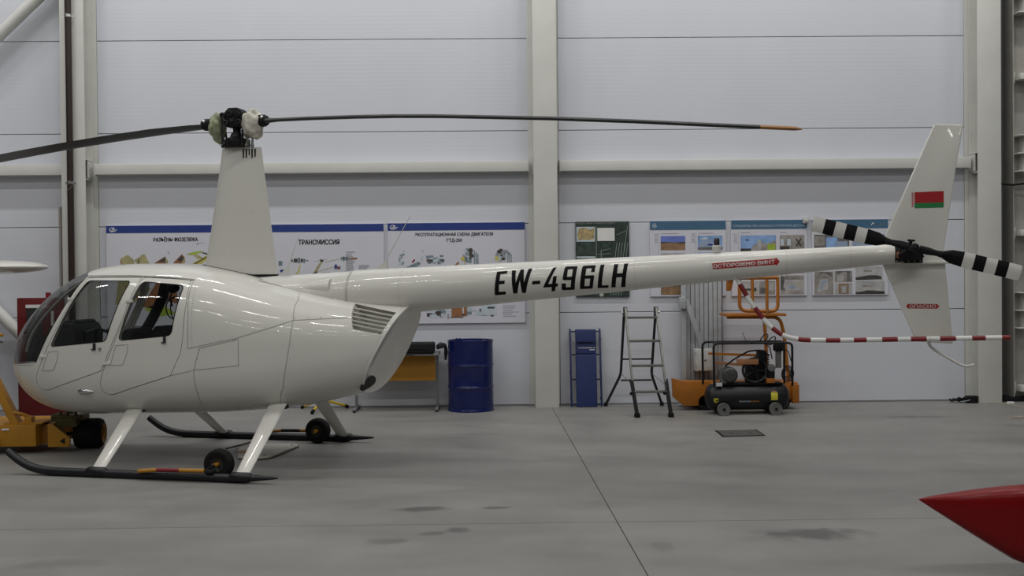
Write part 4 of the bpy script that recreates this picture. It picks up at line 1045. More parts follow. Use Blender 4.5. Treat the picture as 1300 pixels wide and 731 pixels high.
# ---- mast fairing
mb = MB(); vs = []; N = 32; rows = 9
def foil(c0, c1, hw_, N=32):
    """teardrop from front c0 (blunt) to back c1 (sharp)"""
    out = []
    for k in range(N):
        q = 2*PI*k/N; t_ = (1-math.cos(q))/2; x = c0+(c1-c0)*t_
        y = hw_*2.6*(.2969*math.sqrt(t_)-.126*t_-.3516*t_*t_+.2843*t_**3-.1015*t_**4)/.26*.5*(1 if q < PI else -1)
        out.append((x, y))
    return out
for j in range(rows):
    t_ = j/(rows-1)
    z = 1.70+t_*(2.903-1.70)
    fr = .372+(.160-.372)*t_-.02*math.sin(PI*t_)*.5; bk = -.386+(-.236+.386)*t_; w_ = .150+(.085-.150)*t_
    for (x, y) in foil(fr, bk, w_, N): vs.append((x, y, z))
mb.add(vs, [(i*N+k, i*N+(k+1) % N, (i+1)*N+(k+1) % N, (i+1)*N+k) for i in range(rows-1) for k in range(N)]+[tuple(range((rows-1)*N, rows*N)), tuple(range(N))])
mf = mb.build('mast_fairing', M['white_paint'], heli, angle=40)
mb = MB()
def mast_y(x, z):
    t_ = (z-1.70)/1.203; fr = .372-.212*t_-.01*math.sin(PI*t_); bk = -.386+.15*t_; w_ = .150-.065*t_
    u = min(1, max(0, (x-fr)/(bk-fr)))
    return w_*2.6*(.2969*math.sqrt(u)-.126*u-.3516*u*u+.2843*u**3-.1015*u**4)/.26*.5
for k, h_ in enumerate((.085, .085, .06, .085, .075)):
    x = -.072-.027*k; w_ = .009 if k != 2 else .007
    mb.add([(x+w_, mast_y(x+w_, 2.885)+.0015, 2.888), (x-w_, mast_y(x-w_, 2.885)+.0015, 2.888), (x-w_*.7, mast_y(x-w_, 2.885-h_)+.0015, 2.888-h_), (x+w_*.7, mast_y(x+w_, 2.885-h_)+.0015, 2.888-h_)], [(0, 1, 2, 3)])
mb.build('cooling_slots', M['gap'], mf, recalc=False)
mb = MB()
for z, n in ((2.30, 9), (1.90, 11), (2.875, 8)):
    for k in range(n):
        t_ = (z-1.70)/1.203; fr = .33-.21*t_; bk = -.35+.15*t_; x = fr+(bk-fr)*k/(n-1); p = Vector((x, mast_y(x, z)+.0012, z))
        mb.add([p+Vector((.0045*math.cos(q), 0, .0045*math.sin(q))) for q in [PI*j/3 for j in range(6)]], [(0, 1, 2, 3, 4, 5)])
o = mb.build('fairing_rivets', M['rivet'], mf, recalc=False, weld=False); o['kind'] = 'stuff'
mb = MB(); vs = []
for (x, y) in foil(.376, -.390, .156, N):
    z = sec(max(-1.1, x))['zt']
    vs += [(x, y, z-.03 if x > -.2 else 1.70), (x*1.012, y*1.06, (z if x > -.1 else 1.718)+.004)]
mb.add(vs, [(2*k, 2*((k+1) % N), 2*((k+1) % N)+1, 2*k+1) for k in range(N)]); mb.build('fairing_seal', M['black_matte'], mf)

# ---- main rotor head
mb = MB()
hubp = [(.105, 3.115), (.105, 3.225), (.085, 3.245), (.06, 3.27), (-.03, 3.27), (-.075, 3.235), (-.085, 3.20), (-.085, 3.115), (-.05, 3.09), (.075, 3.09)]
mb.prism(hubp, lambda a, b_, d: (a, d, b_), -.075, .075)
mb.cyl((.01, 0, 2.86), (.01, 0, 3.1), .036, 18)
mr = mb.build('main_rotor', M['black_matte'], heli, bevel=.010, bseg=2)
mb = MB()
for (x, z, r) in ((.035, 3.215, .027), (-.045, 3.205, .022), (.075, 3.13, .026), (-.055, 3.135, .024), (.11, 3.20, .028)):
    mb.lathe([(r, 0), (r, .022), (r*.72, .024), (r*.55, .012), (0, .012)], (x, .072, z), (0, 1, 0), 14)
mb.build('hub_bolts', M['dark_metal'], mr)
MB().box(.0, .04, .07, .082, 3.14, 3.175).build('hub_recess', M['gap'], mr)
mb = MB(); mb.lathe([(.02, .0), (.105, .0), (.115, .02), (.115, .065), (.09, .085), (.06, .10), (.045, .14), (.04, .14)], (.015, 0, 2.905), (0, 0, 1), 24)
for q in range(5):
    a = 2*PI*q/5; mb.cyl((.015+.11*math.cos(a), .11*math.sin(a), 2.905), (.015+.11*math.cos(a), .11*math.sin(a), 2.985), .016, 8)
mb.build('swashplate', M['black'], mr)
for (x0, y0, x1, z1, mt) in ((-.115, .06, -.14, 3.06, 'alu'), (-.085, .075, -.09, 3.05, 'black'), (.12, .07, .125, 3.16, 'dark_metal'), (-.16, .03, -.165, 3.06, 'alu'), (.13, -.05, .16, 3.1, 'dark_metal')):
    mb = MB().cyl((x0, y0, 2.90), (x1, y0, z1), .011, 8); mb.sphere((x0, y0, 2.92), .018, 8, 6); mb.sphere((x1, y0, z1), .018, 8, 6); mb.build('pitch_link', M[mt], mr)
def blade(pts, pitch, tip_from=None):
    """pts: (x, z) centre line of the chord; one aerofoil section per point"""
    P = [pts[0]]
    mb = MB(); vs = []; n = len(pts); sg = -1 if pts[-1][0] < pts[0][0] else 1
    prof = [(-.5, 0), (-.44, .35), (-.3, .5), (-.1, .48), (.15, .32), (.5, .03), (.5, -.03), (.15, -.30), (-.1, -.46), (-.3, -.48), (-.44, -.35)]
    for i, (x, z) in enumerate(pts):
        t_ = i/(n-1); chord = .254; th = .034
        if i == 0: chord = .11; th = .05
        if i == 1: chord = .20
        if i == n-1: chord = .15; th = .012
        cp, sp = math.cos(pitch), math.sin(pitch)
        for (a, b_) in prof:
            u, w_ = a*chord, b_*th
            vs.append((x, sg*(u*cp-w_*sp), z+u*sp+w_*cp))
    k_ = len(prof)
    for i in range(n-1):
        m_ = 1 if tip_from is not None and i >= tip_from else 0
        mb.add(vs[i*k_:(i+2)*k_], [(k, (k+1) % k_, k_+(k+1) % k_, k_+k) for k in range(k_)], m_)
    mb.add(vs[:k_], [tuple(range(k_))], 0); mb.add(vs[-k_:], [tuple(range(k_))], 1 if tip_from is not None else 0)
    return mb.build('rotor_blade', [M['black'], M['amber']], mr, angle=40)
b1 = blade([(-.29, 3.143), (-.42, 3.145), (-.73, 3.144), (-1.184, 3.138), (-1.573, 3.128), (-1.969, 3.110), (-2.983, 3.046), (-3.7, 2.990), (-4.328, 2.934), (-4.749, 2.898), (-4.76, 2.897), (-5.02, 2.875), (-5.079, 2.869)], math.radians(5.0), 9)
b2 = blade([(.335, 3.122), (.45, 3.115), (.839, 3.091), (1.349, 3.045), (1.845, 2.992), (2.227, 2.946), (2.589, 2.899), (3.3, 2.80), (4.1, 2.68), (4.70, 2.585), (4.71, 2.583), (4.97, 2.54), (5.03, 2.53)], math.radians(3), 9)
for (x, z, s_) in ((-.255, 3.147, -1), (.315, 3.132, 1)):
    mb = MB(); mb.lathe([(.03, -.14), (.045, -.10), (.056, -.03), (.056, .02), (.04, .05), (.022, .055)], (x, 0, z), (s_, 0, 0), 18); mb.build('blade_grip', M['black_matte'], mr)
    MB().sphere((x+.01*s_, .045, z+.025), .016, 8, 6).build('grip_bolt', M['chrome'], mr)

# ---- skid gear
for sgn in (1, -1):
    y = 1.09*sgn
    pts = [(-.895, .053), (-.86, .052), (-.72, .047), (-.60, .042), (-.45, .038), (.2, .037), (.9, .037), (1.22, .038), (1.32, .045), (1.42, .064), (1.50, .094), (1.57, .132), (1.63, .172), (1.668, .200)]
    rs = [.006, .012, .024, .033, .036, .036, .036, .036, .036, .036, .035, .034, .033, .032]
    sk = MB().tube([(x, y, z) for x, z in pts], rs, 16).build('skid', M['skid'], heli)
    for (a, b_) in ((-.60, -.28), (1.02, 1.27)):
        MB().tube([(a, y, .020), (b_, y, .020)], .0195, 10).build('wear_shoe', M['black_matte'], sk)
    for (xb, xt, zt_, lt) in ((-.565, -.572, .575, .40), (.785, .842, .52, .40)):
        mb = MB(); vs = []; n = 8
        for j in range(9):
            t_ = j/8; c_ = Vector((xb+(xt-xb)*t_, sgn*(1.085+(lt-1.085)*t_), .055+(zt_-.055)*t_)); ch = .062+.022*t_
            dv = Vector((0, sgn*(lt-1.085), zt_-.055)).normalized(); nn = Vector((0, -dv.z, dv.y))
            for k in range(16):
                q = 2*PI*k/16; u = math.cos(q); w_ = math.sin(q)*.016*(1.0-.35*u)
                vs.append(c_+Vector((ch*u, 0, 0))+nn*w_)
        mb.add(vs, [(i*16+k, i*16+(k+1) % 16, (i+1)*16+(k+1) % 16, (i+1)*16+k) for i in range(8) for k in range(16)]+[tuple(range(16)), tuple(range(128, 144))])
        st = mb.build('skid_strut', M['white_paint'], heli, angle=50)
        MB().tube([(xb-.085, y, .042), (xb-.07, y, .048), (xb+.07, y, .048), (xb+.085, y, .042)], [.036, .043, .043, .036], 16).build('strut_saddle', M['skid'], sk)
        MB().box(xt-.088, xt+.088, sgn*lt-.03, sgn*lt+.03, zt_-.045, zt_-.015).build('strut_cuff', M['gap'], st, bevel=.006)

# ---- cabin interior
mb = MB(); mb.box(.25, 1.70, -.44, .44, .56, .60); mb.box(-.04, .02, -.50, .50, .58, 1.18); mb.box(-.02, .27, -.44, .44, .56, .60)
mb.prism([(1.66, .60), (1.92, .60), (2.06, .78), (2.09, .98), (2.0, 1.11), (1.90, 1.23), (1.80, 1.28), (1.68, 1.27), (1.63, 1.18)], lambda a, b_, d: (a, d, b_), -.26, .20)
mb.build('cabin_floor', M['interior'], heli, bevel=.03, bseg=3)
def seat(x, y):
    t_ = MB(); t_.box(x-.22, x+.24, y-.19, y+.19, .60, .84); s_ = t_.build('seat', M['seat'], heli, bevel=.06, bseg=4)
    mb = MB().prism([(x-.20, .80), (x-.06, .80), (x-.15, 1.20), (x-.19, 1.235), (x-.25, 1.235), (x-.28, 1.20)], lambda a, b_, d: (a, d, b_), y-.165, y+.165)
    mb.build('seat_back', M['seat'], s_, bevel=.05, bseg=4)
for y in (.25, -.25): seat(1.13, y); seat(.42, y)
mb = MB().tube(arc_path([(1.58, 0, .56), (1.53, 0, 1.20)], .02), .018, 10); mb.tube([(1.53, -.2, 1.17), (1.53, 0, 1.21), (1.53, .2, 1.17)], .016, 8); mb.cyl((1.53, -.2, 1.07), (1.53, -.2, 1.20), .02, 10); mb.cyl((1.53, .2, 1.07), (1.53, .2, 1.20), .02, 10)
mb.build('cyclic_stick', M['black'], heli)
mb = MB(); mb.prism([(1.67, 1.20), (1.86, 1.15), (1.85, 1.25), (1.78, 1.30), (1.68, 1.30)], lambda a, b_, d: (a, d, b_), -.22, .12); mb.build('instrument_panel', M['black'], heli, bevel=.03, bseg=3)
mb = MB().tube([(1.0, -.38, 1.68), (1.07, -.42, 1.5), (1.20, -.45, 1.3), (1.34, -.46, 1.1), (1.44, -.45, .9)], .052, 12); mb.build('cabin_post', M['interior'], heli)
mb = MB()
for k in range(2): mb.tube([(.86+.10*math.cos(q)*(.5+.5*k), -.30, 1.40+.11*math.sin(q)) for q in [2*PI*j/16 for j in range(17)]], .006, 6, cap=False)
mb.sphere((.88, -.3, 1.60), .06, 12, 8, sc=(1.2, .6, .9)); mb.sphere((.72, -.28, 1.60), .04, 12, 8); mb.tube([(.88, -.3, 1.56), (.92, -.3, 1.5), (.89, -.3, 1.42)], .008, 6)
mb.build('headset', M['black'], heli)
# ================================================================ THINGS AROUND THE HELICOPTER
HW = Matrix.Translation((-2.4125, 9.907, 0)) @ Matrix.Rotation(PI-HTH, 4, 'Z')
def H2W(x, y, z): return HW @ Vector((x, y, z))

# ---- rags over the blade roots
def rag(name, label, x, z, sc, m, seed, low):
    p = H2W(x, 0, z)
    def fn(d):
        n = noise.noise(d*1.9+Vector((seed, 0, 0)))*.32 + noise.noise(Vector((d.x*5, d.y*5, d.z*1.6))+Vector((0, seed, 0)))*.13 + noise.noise(d*9)*.03
        return 1+n+(low*max(0, -d.z-.3))
    o = MB().sphere((0, 0, 0), .1, 40, 28, 0, sc, fn).build(name, m, angle=60)
    o.location = p; o.rotation_euler = (0, 0, PI-HTH); props(o, label, 'rag')
rag('cloth_wrap', 'white stained rag wrapped round the right blade root on the rotor head', -.150, 3.125, (.95, 1.15, 1.22), M['cloth_white'], 1.3, .25)
rag('cloth_wrap', 'greenish rag wrapped round the left blade root on the rotor head', .205, 3.115, (.62, 1.1, 1.15), M['cloth_green'], 5.1, .45)

# ---- ground handling wheels clamped to the skids
def handling_wheel(x, y, sgn, label, hub, bar):
    p = H2W(x, y, 0); t = thing('handling_wheel', label, 'wheel', p, PI-HTH, 'ground handling wheels on the skids', local=True)
    r = .128
    prof = [(.058, -.042), (.085, -.048), (.108, -.050), (.122, -.040), (r, -.020), (r, .020), (.122, .040), (.108, .050), (.085, .048), (.058, .042)]
    MB().lathe(prof, (0, 0, r), (0, 1, 0), 36).build('tyre', M['rubber'], t, angle=30)
    mb = MB(); mb.lathe([(.060, -.042), (.060, .042)], (0, 0, r), (0, 1, 0), 28); mb.lathe([(.0, .02), (.03, .02), (.045, .028), (.060, .040)], (0, 0, r), (0, 1, 0), 28)
    mb.lathe([(.0, -.02), (.03, -.02), (.045, -.028), (.060, -.040)], (0, 0, r), (0, 1, 0), 28); mb.build('rim', M['cast'], t)
    MB().tube([(0, .085, r), (0, -.085, r)], .018, 12).build('axle', hub, t)
    lo = 1.115*sgn-y
    mb = MB(); mb.bar((-.01, .08*sgn, r), (.06, lo*.7, .09), .022, .03); mb.box(-.02, .05, min(lo*.55, lo+.02*sgn), max(lo*.55, lo+.02*sgn), .075, .10); mb.build('axle_bracket', M['black_matte'], t, bevel=.004)
    mb = MB(); L = [(.045, .10), (.27, .096), (.48, .092), (.655, .076)]
    q0 = lo+.02*sgn
    P = [(a, q0, b_) for a, b_ in L]
    mb.tube(P, .0165, 12, mfun=lambda i: [0, 1, 0][i]); mb.build('lift_bar', [bar, M['red'] if sgn > 0 else M['black_matte']], t)
    return t
handling_wheel(-.30, .965, 1, 'black handling wheel with yellow and red bar on the near skid', M['yellow'], M['yellow'])
handling_wheel(-.335, -.975, -1, 'black handling wheel with yellow axle on the far skid', M['yellow'], M['amber'])

# ---- cream access plate lying under the belly
t = thing('floor_plate', 'cream metal plate lying on the floor between the skids', 'plate', (-2.3, 10.2, 0))
MB().prism(round_poly([(-2.63, 10.66), (-2.02, 10.58), (-1.99, 10.5), (-2.13, 9.86), (-2.20, 9.80), (-2.44, 9.84)], .03), lambda a, b_, d: (a, b_, d), .010, .026).build('plate', M['board_cream'], t, bevel=.004)
MB().bar((-2.66, 10.30, .03), (-2.38, 10.72, .06), .03, .012).build('hinge_strip', M['dark_metal'], t)
mb = MB()
for (x, y) in ((-2.3, 9.93), (-2.2, 9.9), (-2.06, 10.5)): mb.lathe([(0, .004), (.012, .004), (.012, 0)], (x, y, .026), (0, 0, 1), 8)
for (x, y) in ((-2.3, 9.93), (-2.06, 10.5), (-2.55, 10.55)): mb.box(x-.02, x+.02, y-.02, y+.02, 0, .010)
mb.build('plate_bolts', M['dark_metal'], t)
MB().box(-2.50, -2.38, 10.05, 10.2, .026, .028).build('rust_patch', M['ink_brown'], t)

# ---- blue drum
def drum():
    cx, cy = -.352, 13.27
    t = thing('oil_drum', 'dark blue steel drum with dents standing by the wall', 'drum', (cx, cy, 0))
    r = .283; N = 64; mb = MB()
    pf = [(0, .012), (r-.015, .012), (r-.008, 0), (r+.006, 0), (r+.006, .018), (r, .026)]
    z = .026
    prof = [(r, .06), (r, .14), (r, .22), (r, .275), (r+.002, .288), (r+.007, .298), (r+.007, .306), (r+.002, .316), (r, .33), (r, .40), (r, .47), (r, .55), (r+.002, .563), (r+.007, .573), (r+.007, .581), (r+.002, .591), (r, .605), (r, .68), (r, .76), (r, .84), (r+.006, .866), (r+.006, .885), (r-.008, .885), (r-.010, .862), (0, .862)]
    pr = pf+prof; vs = []
    for (rr, zz) in pr:
        for k in range(N):
            a = 2*PI*k/N; q = rr
            if rr > .2:
                da = (a-(PI*1.5-.45)+PI) % (2*PI)-PI; q -= .032*math.exp(-(da/.24)**2-((zz-.45)/.07)**2)
                da = (a-(PI*1.5+.15)+PI) % (2*PI)-PI; q -= .012*math.exp(-(da/.3)**2-((zz-.40)/.06)**2)
                q += .004*noise.noise(Vector((math.cos(a)*2, math.sin(a)*2, zz*4)))
            vs.append((cx+q*math.cos(a), cy+q*math.sin(a), zz))
    mb.add(vs, [(j*N+k, j*N+(k+1) % N, (j+1)*N+(k+1) % N, (j+1)*N+k) for j in range(len(pr)-1) for k in range(N)])
    mb.build('drum_body', M['drum_blue'], t, angle=50)
    MB().lathe([(.036, 0), (.036, .045), (.030, .052), (0, .052)], (cx-.15, cy-.08, .860), (0, 0, 1), 18).build('bung_cap', M['drum_blue'], t)
    MB().lathe([(.024, 0), (.024, .014), (0, .014)], (cx+.17, cy+.05, .862), (0, 0, 1), 14).build('bung_cap', M['chrome'], t)
    mb = MB()
    for k in range(2):
        z = (.298, .573)[k]
        mb.tube([(cx+(r+.0055)*math.cos(a), cy+(r+.0055)*math.sin(a), z+.004) for a in [2*PI*j/48 for j in range(49)]], .004, 6, cap=False)
    mb.build('rolling_hoop', M['drum_blue'], t)
drum()

# ---- table with orange modesty panel
t = thing('folding_table', 'grey legged table with an orange front panel left of the blue drum', 'table', (-1.3, 13.35, 0))
MB().box(-1.86, -.745, 13.10, 13.62, .700, .725).build('table_top', M['table_grey'], t, bevel=.006)
for i, x in enumerate((-1.80, -.775)):
    MB().box(x-.016, x+.016, 13.33, 13.37, .03, .70).build('leg', M['table_grey'], t, bevel=.004)
    MB().box(x-.018, x+.018, 13.10, 13.58, .02, .045).build('foot', M['table_grey'], t, bevel=.005)
    for y in (13.12, 13.56): MB().cyl((x, y, 0), (x, y, .022), .018, 10).build('foot_pad', M['black_matte'], t)
MB().box(-1.76, -.795, 13.29, 13.31, .375, .70).build('modesty_panel', M['table_orange'], t, bevel=.003)
t = thing('black_case', 'long black case lying on the table with the orange panel', 'case', (-1.2, 13.2, .725))
MB().box(-1.72, -.80, 13.08, 13.40, .727, .86).build('case_body', M['black_matte'], t, bevel=.025, bseg=3)
MB().box(-1.70, -.82, 13.075, 13.083, .79, .796).build('case_seam', M['gap'], t)
mb = MB(); o = mb.tube(arc_path([(-1.25, 13.08, .74), (-1.25, 13.05, .72), (-1.05, 13.05, .72), (-1.05, 13.08, .74)], .03), .010, 8).build('case_handle', M['black'], t)
t = thing('black_bag', 'limp black bag slumped over the table end against the blue drum', 'bag', (-.70, 13.42, .70))
P = arc_path([(-.79, 13.50, .775), (-.70, 13.50, .805), (-.675, 13.50, .78), (-.672, 13.50, .70), (-.678, 13.50, .62)], .06, 4)
mb = MB(); vs = []; N = 20
for i, p in enumerate(P):
    u = i/(len(P)-1); r = .034*(1-.55*max(0, u-.6)/.4)*(.8+.2*math.sin(u*9))
    d = (P[min(i+1, len(P)-1)]-P[max(i-1, 0)]).normalized(); n_ = d.cross(Vector((0, 1, 0))).normalized()
    for k in range(N):
        q = 2*PI*k/N; w_ = 1+.22*noise.noise(Vector((math.cos(q)*2, math.sin(q)*2, i*.5)))
        vs.append(p+n_*(r*math.cos(q)*w_)+Vector((0, .09*math.sin(q)*w_, 0)))
mb.add(vs, [(i*N+k, i*N+(k+1) % N, (i+1)*N+(k+1) % N, (i+1)*N+k) for i in range(len(P)-1) for k in range(N)]+[tuple(range(N)), tuple(range((len(P)-1)*N, len(P)*N))])
mb.build('bag_body', M['black_matte'], t, angle=60)
MB().tube([(-.79, 13.46, .80), (-.74, 13.43, .845), (-.69, 13.46, .82)], .007, 8).build('bag_strap', M['black'], t)

# ---- yellow stand, only its feet show below the cowl
t = thing('yellow_stand', 'yellow tripod stand with black feet behind the rear skid strut', 'stand', (-2.2, 13.38, 0))
MB().cyl((-2.23, 13.38, .10), (-2.23, 13.38, 1.05), .022, 12).build('post', M['lemon'], t)
MB().lathe([(.04, 0), (.04, .08), (.026, .10)], (-2.23, 13.38, .09), (0, 0, 1), 14).build('collar', M['lemon'], t)
for (x, y) in ((-2.30, 13.03), (-1.95, 13.56), (-2.52, 13.56)):
    d = Vector((x, y, .03))-Vector((-2.23, 13.38, .14))
    lg = MB().cyl((-2.23, 13.38, .14), (x, y, .03), .016, 10).build('leg', M['lemon'], t)
    MB().cyl(Vector((x, y, .03))-d*.10, Vector((x, y, .024))+d*.05, .022, 10).build('rubber_foot', M['rubber'], lg)
MB().box(-2.36, -2.10, 13.26, 13.50, 1.05, 1.075).build('head_plate', M['lemon'], t, bevel=.004)

# ---- mechanic's creeper leaning on the wall
t = thing('mechanic_creeper', 'blue padded mechanic creeper board leaning upright against the wall', 'creeper', (1.12, 13.5, 0))
yb = lambda z: 13.46+.155*z
for x, lean in ((.928, -.006), (1.312, .010)):
    r_ = MB().bar((x+.002, yb(0), .0), (x-.004, yb(.99), .99), .026, .022, 0, (0, 1, 0)).build('side_rail', M['creeper_frame'], t, bevel=.003)
    for z in (.10, .43, .86): MB().lathe([(.0, -.014), (.020, -.014), (.020, .014), (0, .014)], (x, yb(z)+.03, z), (1, 0, 0), 12).build('caster', M['black_matte'], r_)
for z in (.03, .345, .66, .955): MB().bar((.93, yb(z)+.004, z), (1.31, yb(z)+.004, z), .018, .018).build('cross_bar', M['creeper_frame'], t)
def pad(z0, z1, th, nm):
    mb = MB(); x0, x1 = .990, 1.255; y0, y1 = yb(z0)-.012, yb(z1)-.012
    vs = [(x0, y0, z0), (x1, y0, z0), (x1, y1, z1), (x0, y1, z1), (x0, y0-th, z0), (x1, y0-th, z0), (x1, y1-th, z1), (x0, y1-th, z1)]
    mb.add(vs, [(0, 1, 2, 3), (7, 6, 5, 4), (0, 4, 5, 1), (1, 5, 6, 2), (2, 6, 7, 3), (3, 7, 4, 0)]); return mb.build(nm, M['creeper_blue'], t, bevel=.012, bseg=3)
pad(.0, .665, .04, 'back_pad'); s_ = pad(.672, .818, .025, 'name_pad'); pad(.822, .985, .06, 'head_pad')
mb = MB(); text_add(mb, 'NORDBERG', 1.025, .742, .215, .017, lambda a, c_: (a, yb(c_)-.0385, c_), cap=.73)
rect(mb, 1.17, 1.235, .718, .728, yb(.72)-.0385); mb.build('lettering', M['white_print'], s_, recalc=False)

# ---- stepladder
t = thing('step_ladder', 'worn aluminium step ladder with splayed rear feet by the wall', 'ladder', (1.78, 13.0, 0))
top = 1.265; yf = lambda z: 12.42+(13.03-12.42)*z/top
xl = lambda z: 1.585+(1.575-1.585)*z/top if False else (1.575+.040*(1-z/top)); xr = lambda z: 1.955+.060*(1-z/top)
for f_, nm in ((xl, 'left'), (xr, 'right')):
    sgn = -1 if nm == 'left' else 1
    s_ = MB().bar((f_(top), yf(top), top), (f_(.30), yf(.30), .30), .024, .055, 0, (0, 1, 0)).build('front_rail', M['alu'], t, bevel=.003)
    lo = MB().bar((f_(.42)+.01*sgn, yf(.42)+.005, .42), (f_(0)+.015, yf(0), .03), .040, .062, 0, (0, 1, 0)).build('front_leg', M['black_matte'], t, bevel=.004)
    MB().box(f_(0)-.015, f_(0)+.045, yf(0)-.045, yf(0)+.045, 0, .05).build('rubber_foot', M['rubber'], lo, bevel=.006)
    MB().lathe([(.02, -.01), (.02, .02), (0, .02)], (f_(.28)-.03, yf(.28)-.03, .27), (0, -1, 0), 10).build('lock_knob', M['black_matte'], lo)
    xb = (1.530, 1.93)[sgn > 0]
    kx = (1.545, 1.935)[sgn > 0]; ex = (1.37, 2.09)[sgn > 0]
    MB().tube(arc_path([(f_(top)+(-.01 if sgn < 0 else .0), yf(top)+.03, top-.01), (kx, 13.33, .42), (ex, 13.50, .02)], .06), .017, 10).build('rear_leg', M['dark_metal'], t)
    MB().lathe([(0, .0), (.026, .0), (.026, .03), (.018, .05)], (ex, 13.50, 0), (0, 0, 1), 10).build('rubber_foot', M['rubber'], t)
    hc = MB().box(f_(top)-.025, f_(top)+.022, yf(top)-.02, yf(top)+.05, top-.10, top+.02).build('hinge_plate', M['cast'], t, bevel=.006)
    MB().lathe([(.014, 0), (.014, .03), (0, .03)], (f_(top)+.02*sgn, yf(top)+.01, top-.05), (sgn, 0, 0), 10).build('hinge_pin', M['chrome'], hc)
    MB().tube(arc_path([(kx, 13.33, .44), (kx+.03*1, 13.05, .40), (f_(.34), yf(.34)+.03, .36)], .1), .004, 6).build('stay_wire', M['alu'], t)
for z in (1.155, .875, .585, .285):
    MB().box(xl(z), xr(z), yf(z)-.035, yf(z)+.035, z-.014, z+.014).build('step', M['alu'], t, bevel=.004)
for z in (.62, .345):
    y = 13.06+(13.33-13.06)*(1.25-z)/.83; MB().bar((1.55, y, z), (1.94, y, z), .03, .02).build('rear_rung', M['dark_metal'], t, bevel=.003)

# ---- orange work platform behind the compressor
t = thing('work_platform', 'orange lift work platform with guard rail behind the air compressor', 'platform', (2.95, 13.1, 0))
mb = MB(); mb.prism([(2.14, .40), (2.15, .17), (2.28, .06), (2.62, .06), (2.62, .36), (2.30, .36)], lambda a, b_, d: (a, d, b_), 12.97, 13.05)
mb.box(2.30, 3.70, 13.0, 13.45, .12, .33); mb.box(3.62, 3.705, 12.95, 13.48, .08, .31)
o = mb.build('base_frame', M['orange'], t, bevel=.006)
MB().box(2.32, 2.60, 12.985, 13.0, .16, .29).build('recess', M['ink_brown'], o, bevel=.004)
for x in (2.55, 3.5):
    for y in (13.0, 13.42): MB().lathe([(0, -.03), (.09, -.03), (.10, -.02), (.10, .02), (.09, .03), (0, .03)], (x, y, .10), (0, 1, 0), 20).build('base_wheel', M['black_matte'], t)
MB().box(2.82, 3.56, 12.98, 13.42, 1.155, 1.185).build('deck', M['orange'], t, bevel=.005)
mb = MB(); mb.tube(arc_path([(2.985, 13.0, 1.62), (2.985, 13.0, 1.225), (3.46, 13.0, 1.215), (3.46, 13.0, 1.63)], .09), .022, 12); mb.build('guard_rail', M['orange'], t)
MB().cyl((2.84, 13.0, 1.63), (3.47, 13.0, 1.63), .023, 12).build('top_rail', M['orange'], t)
for x in (3.145, 3.325): MB().cyl((x, 13.0, 1.215 if x < 3.2 else 1.22), (x, 13.0, 1.63), .019, 10).build('guard_post', M['orange'], t)
MB().cyl((3.33, 13.0, 1.185), (3.33, 13.0, 1.235), .024, 10).build('rail_socket', M['ink_brown'], t)
MB().prism([(2.83, 1.66), (2.93, 1.66), (2.89, 1.475), (2.83, 1.47)], lambda a, b_, d: (a, d, b_), 13.02, 13.05).build('control_lever', M['orange'], t, bevel=.006)
for (p, q) in (((3.30, 13.05, 1.155), (3.37, 13.15, .33)),):
    MB().bar(p, q, .036, .036).build('mast_leg', M['orange'], t, bevel=.004)
MB().tube(arc_path([(2.84, 13.06, 1.145), (3.50, 13.06, 1.140), (3.565, 13.10, .9), (3.62, 13.12, .33)], .10), .022, 12).build('mast_tube', M['orange'], t)
MB().bar((2.70, 13.1, .58), (3.45, 13.15, .50), .03, .03).build('scissor_arm', M['ink_brown'], t); MB().bar((2.62, 13.12, .69), (3.3, 13.12, .66), .04, .03).build('scissor_arm', M['orange'], t)

# ---- air compressor
t = thing('air_compressor', 'charcoal air compressor with tube roll cage and grey wheels', 'compressor', (2.98, 12.65, 0))
TZ, TR_ = .205, .158; ty = 12.66
prof = [(0, -.505), (.06, -.50), (.11, -.48), (.145, -.45), (TR_, -.41), (TR_, .41), (.145, .45), (.11, .48), (.06, .50), (0, .505)]
tk = MB().lathe(prof, (2.985, ty, TZ), (1, 0, 0), 36).build('air_tank', M['tank'], t)
fy_ = lambda z: ty-math.sqrt(max(0, TR_**2-(z-TZ)**2))-.0015
def tank_print(x0, x1, z0, z1, m, nm):
    mb = MB(); n = 5; vs = []
    for j in range(n+1):
        z = z0+(z1-z0)*j/n; vs += [(x0, fy_(z), z), (x1, fy_(z), z)]
    mb.add(vs, [(2*j, 2*j+1, 2*j+3, 2*j+2) for j in range(n)]); mb.build(nm, m, tk, recalc=False)
tank_print(3.24, 3.32, .175, .265, M['sticker'], 'warning_label'); tank_print(3.25, 3.31, .27, .285, M['ink_brown'], 'warning_label')
def tprism(pts, m, nm):
    mb = MB(); mb.add([(a, fy_(b_), b_) for a, b_ in pts], [tuple(range(len(pts)))]); mb.build(nm, m, tk, recalc=False)
tprism([(2.555, .205), (2.612, .205), (2.612, .165), (2.585, .145), (2.555, .165)], M['sticker'], 'shield_label')
for k in range(9):
    tank_print(2.86+.027*k, 2.88+.027*k, .155, .172, M['ink_grey'] if k < 5 else M['amber'], 'lettering')
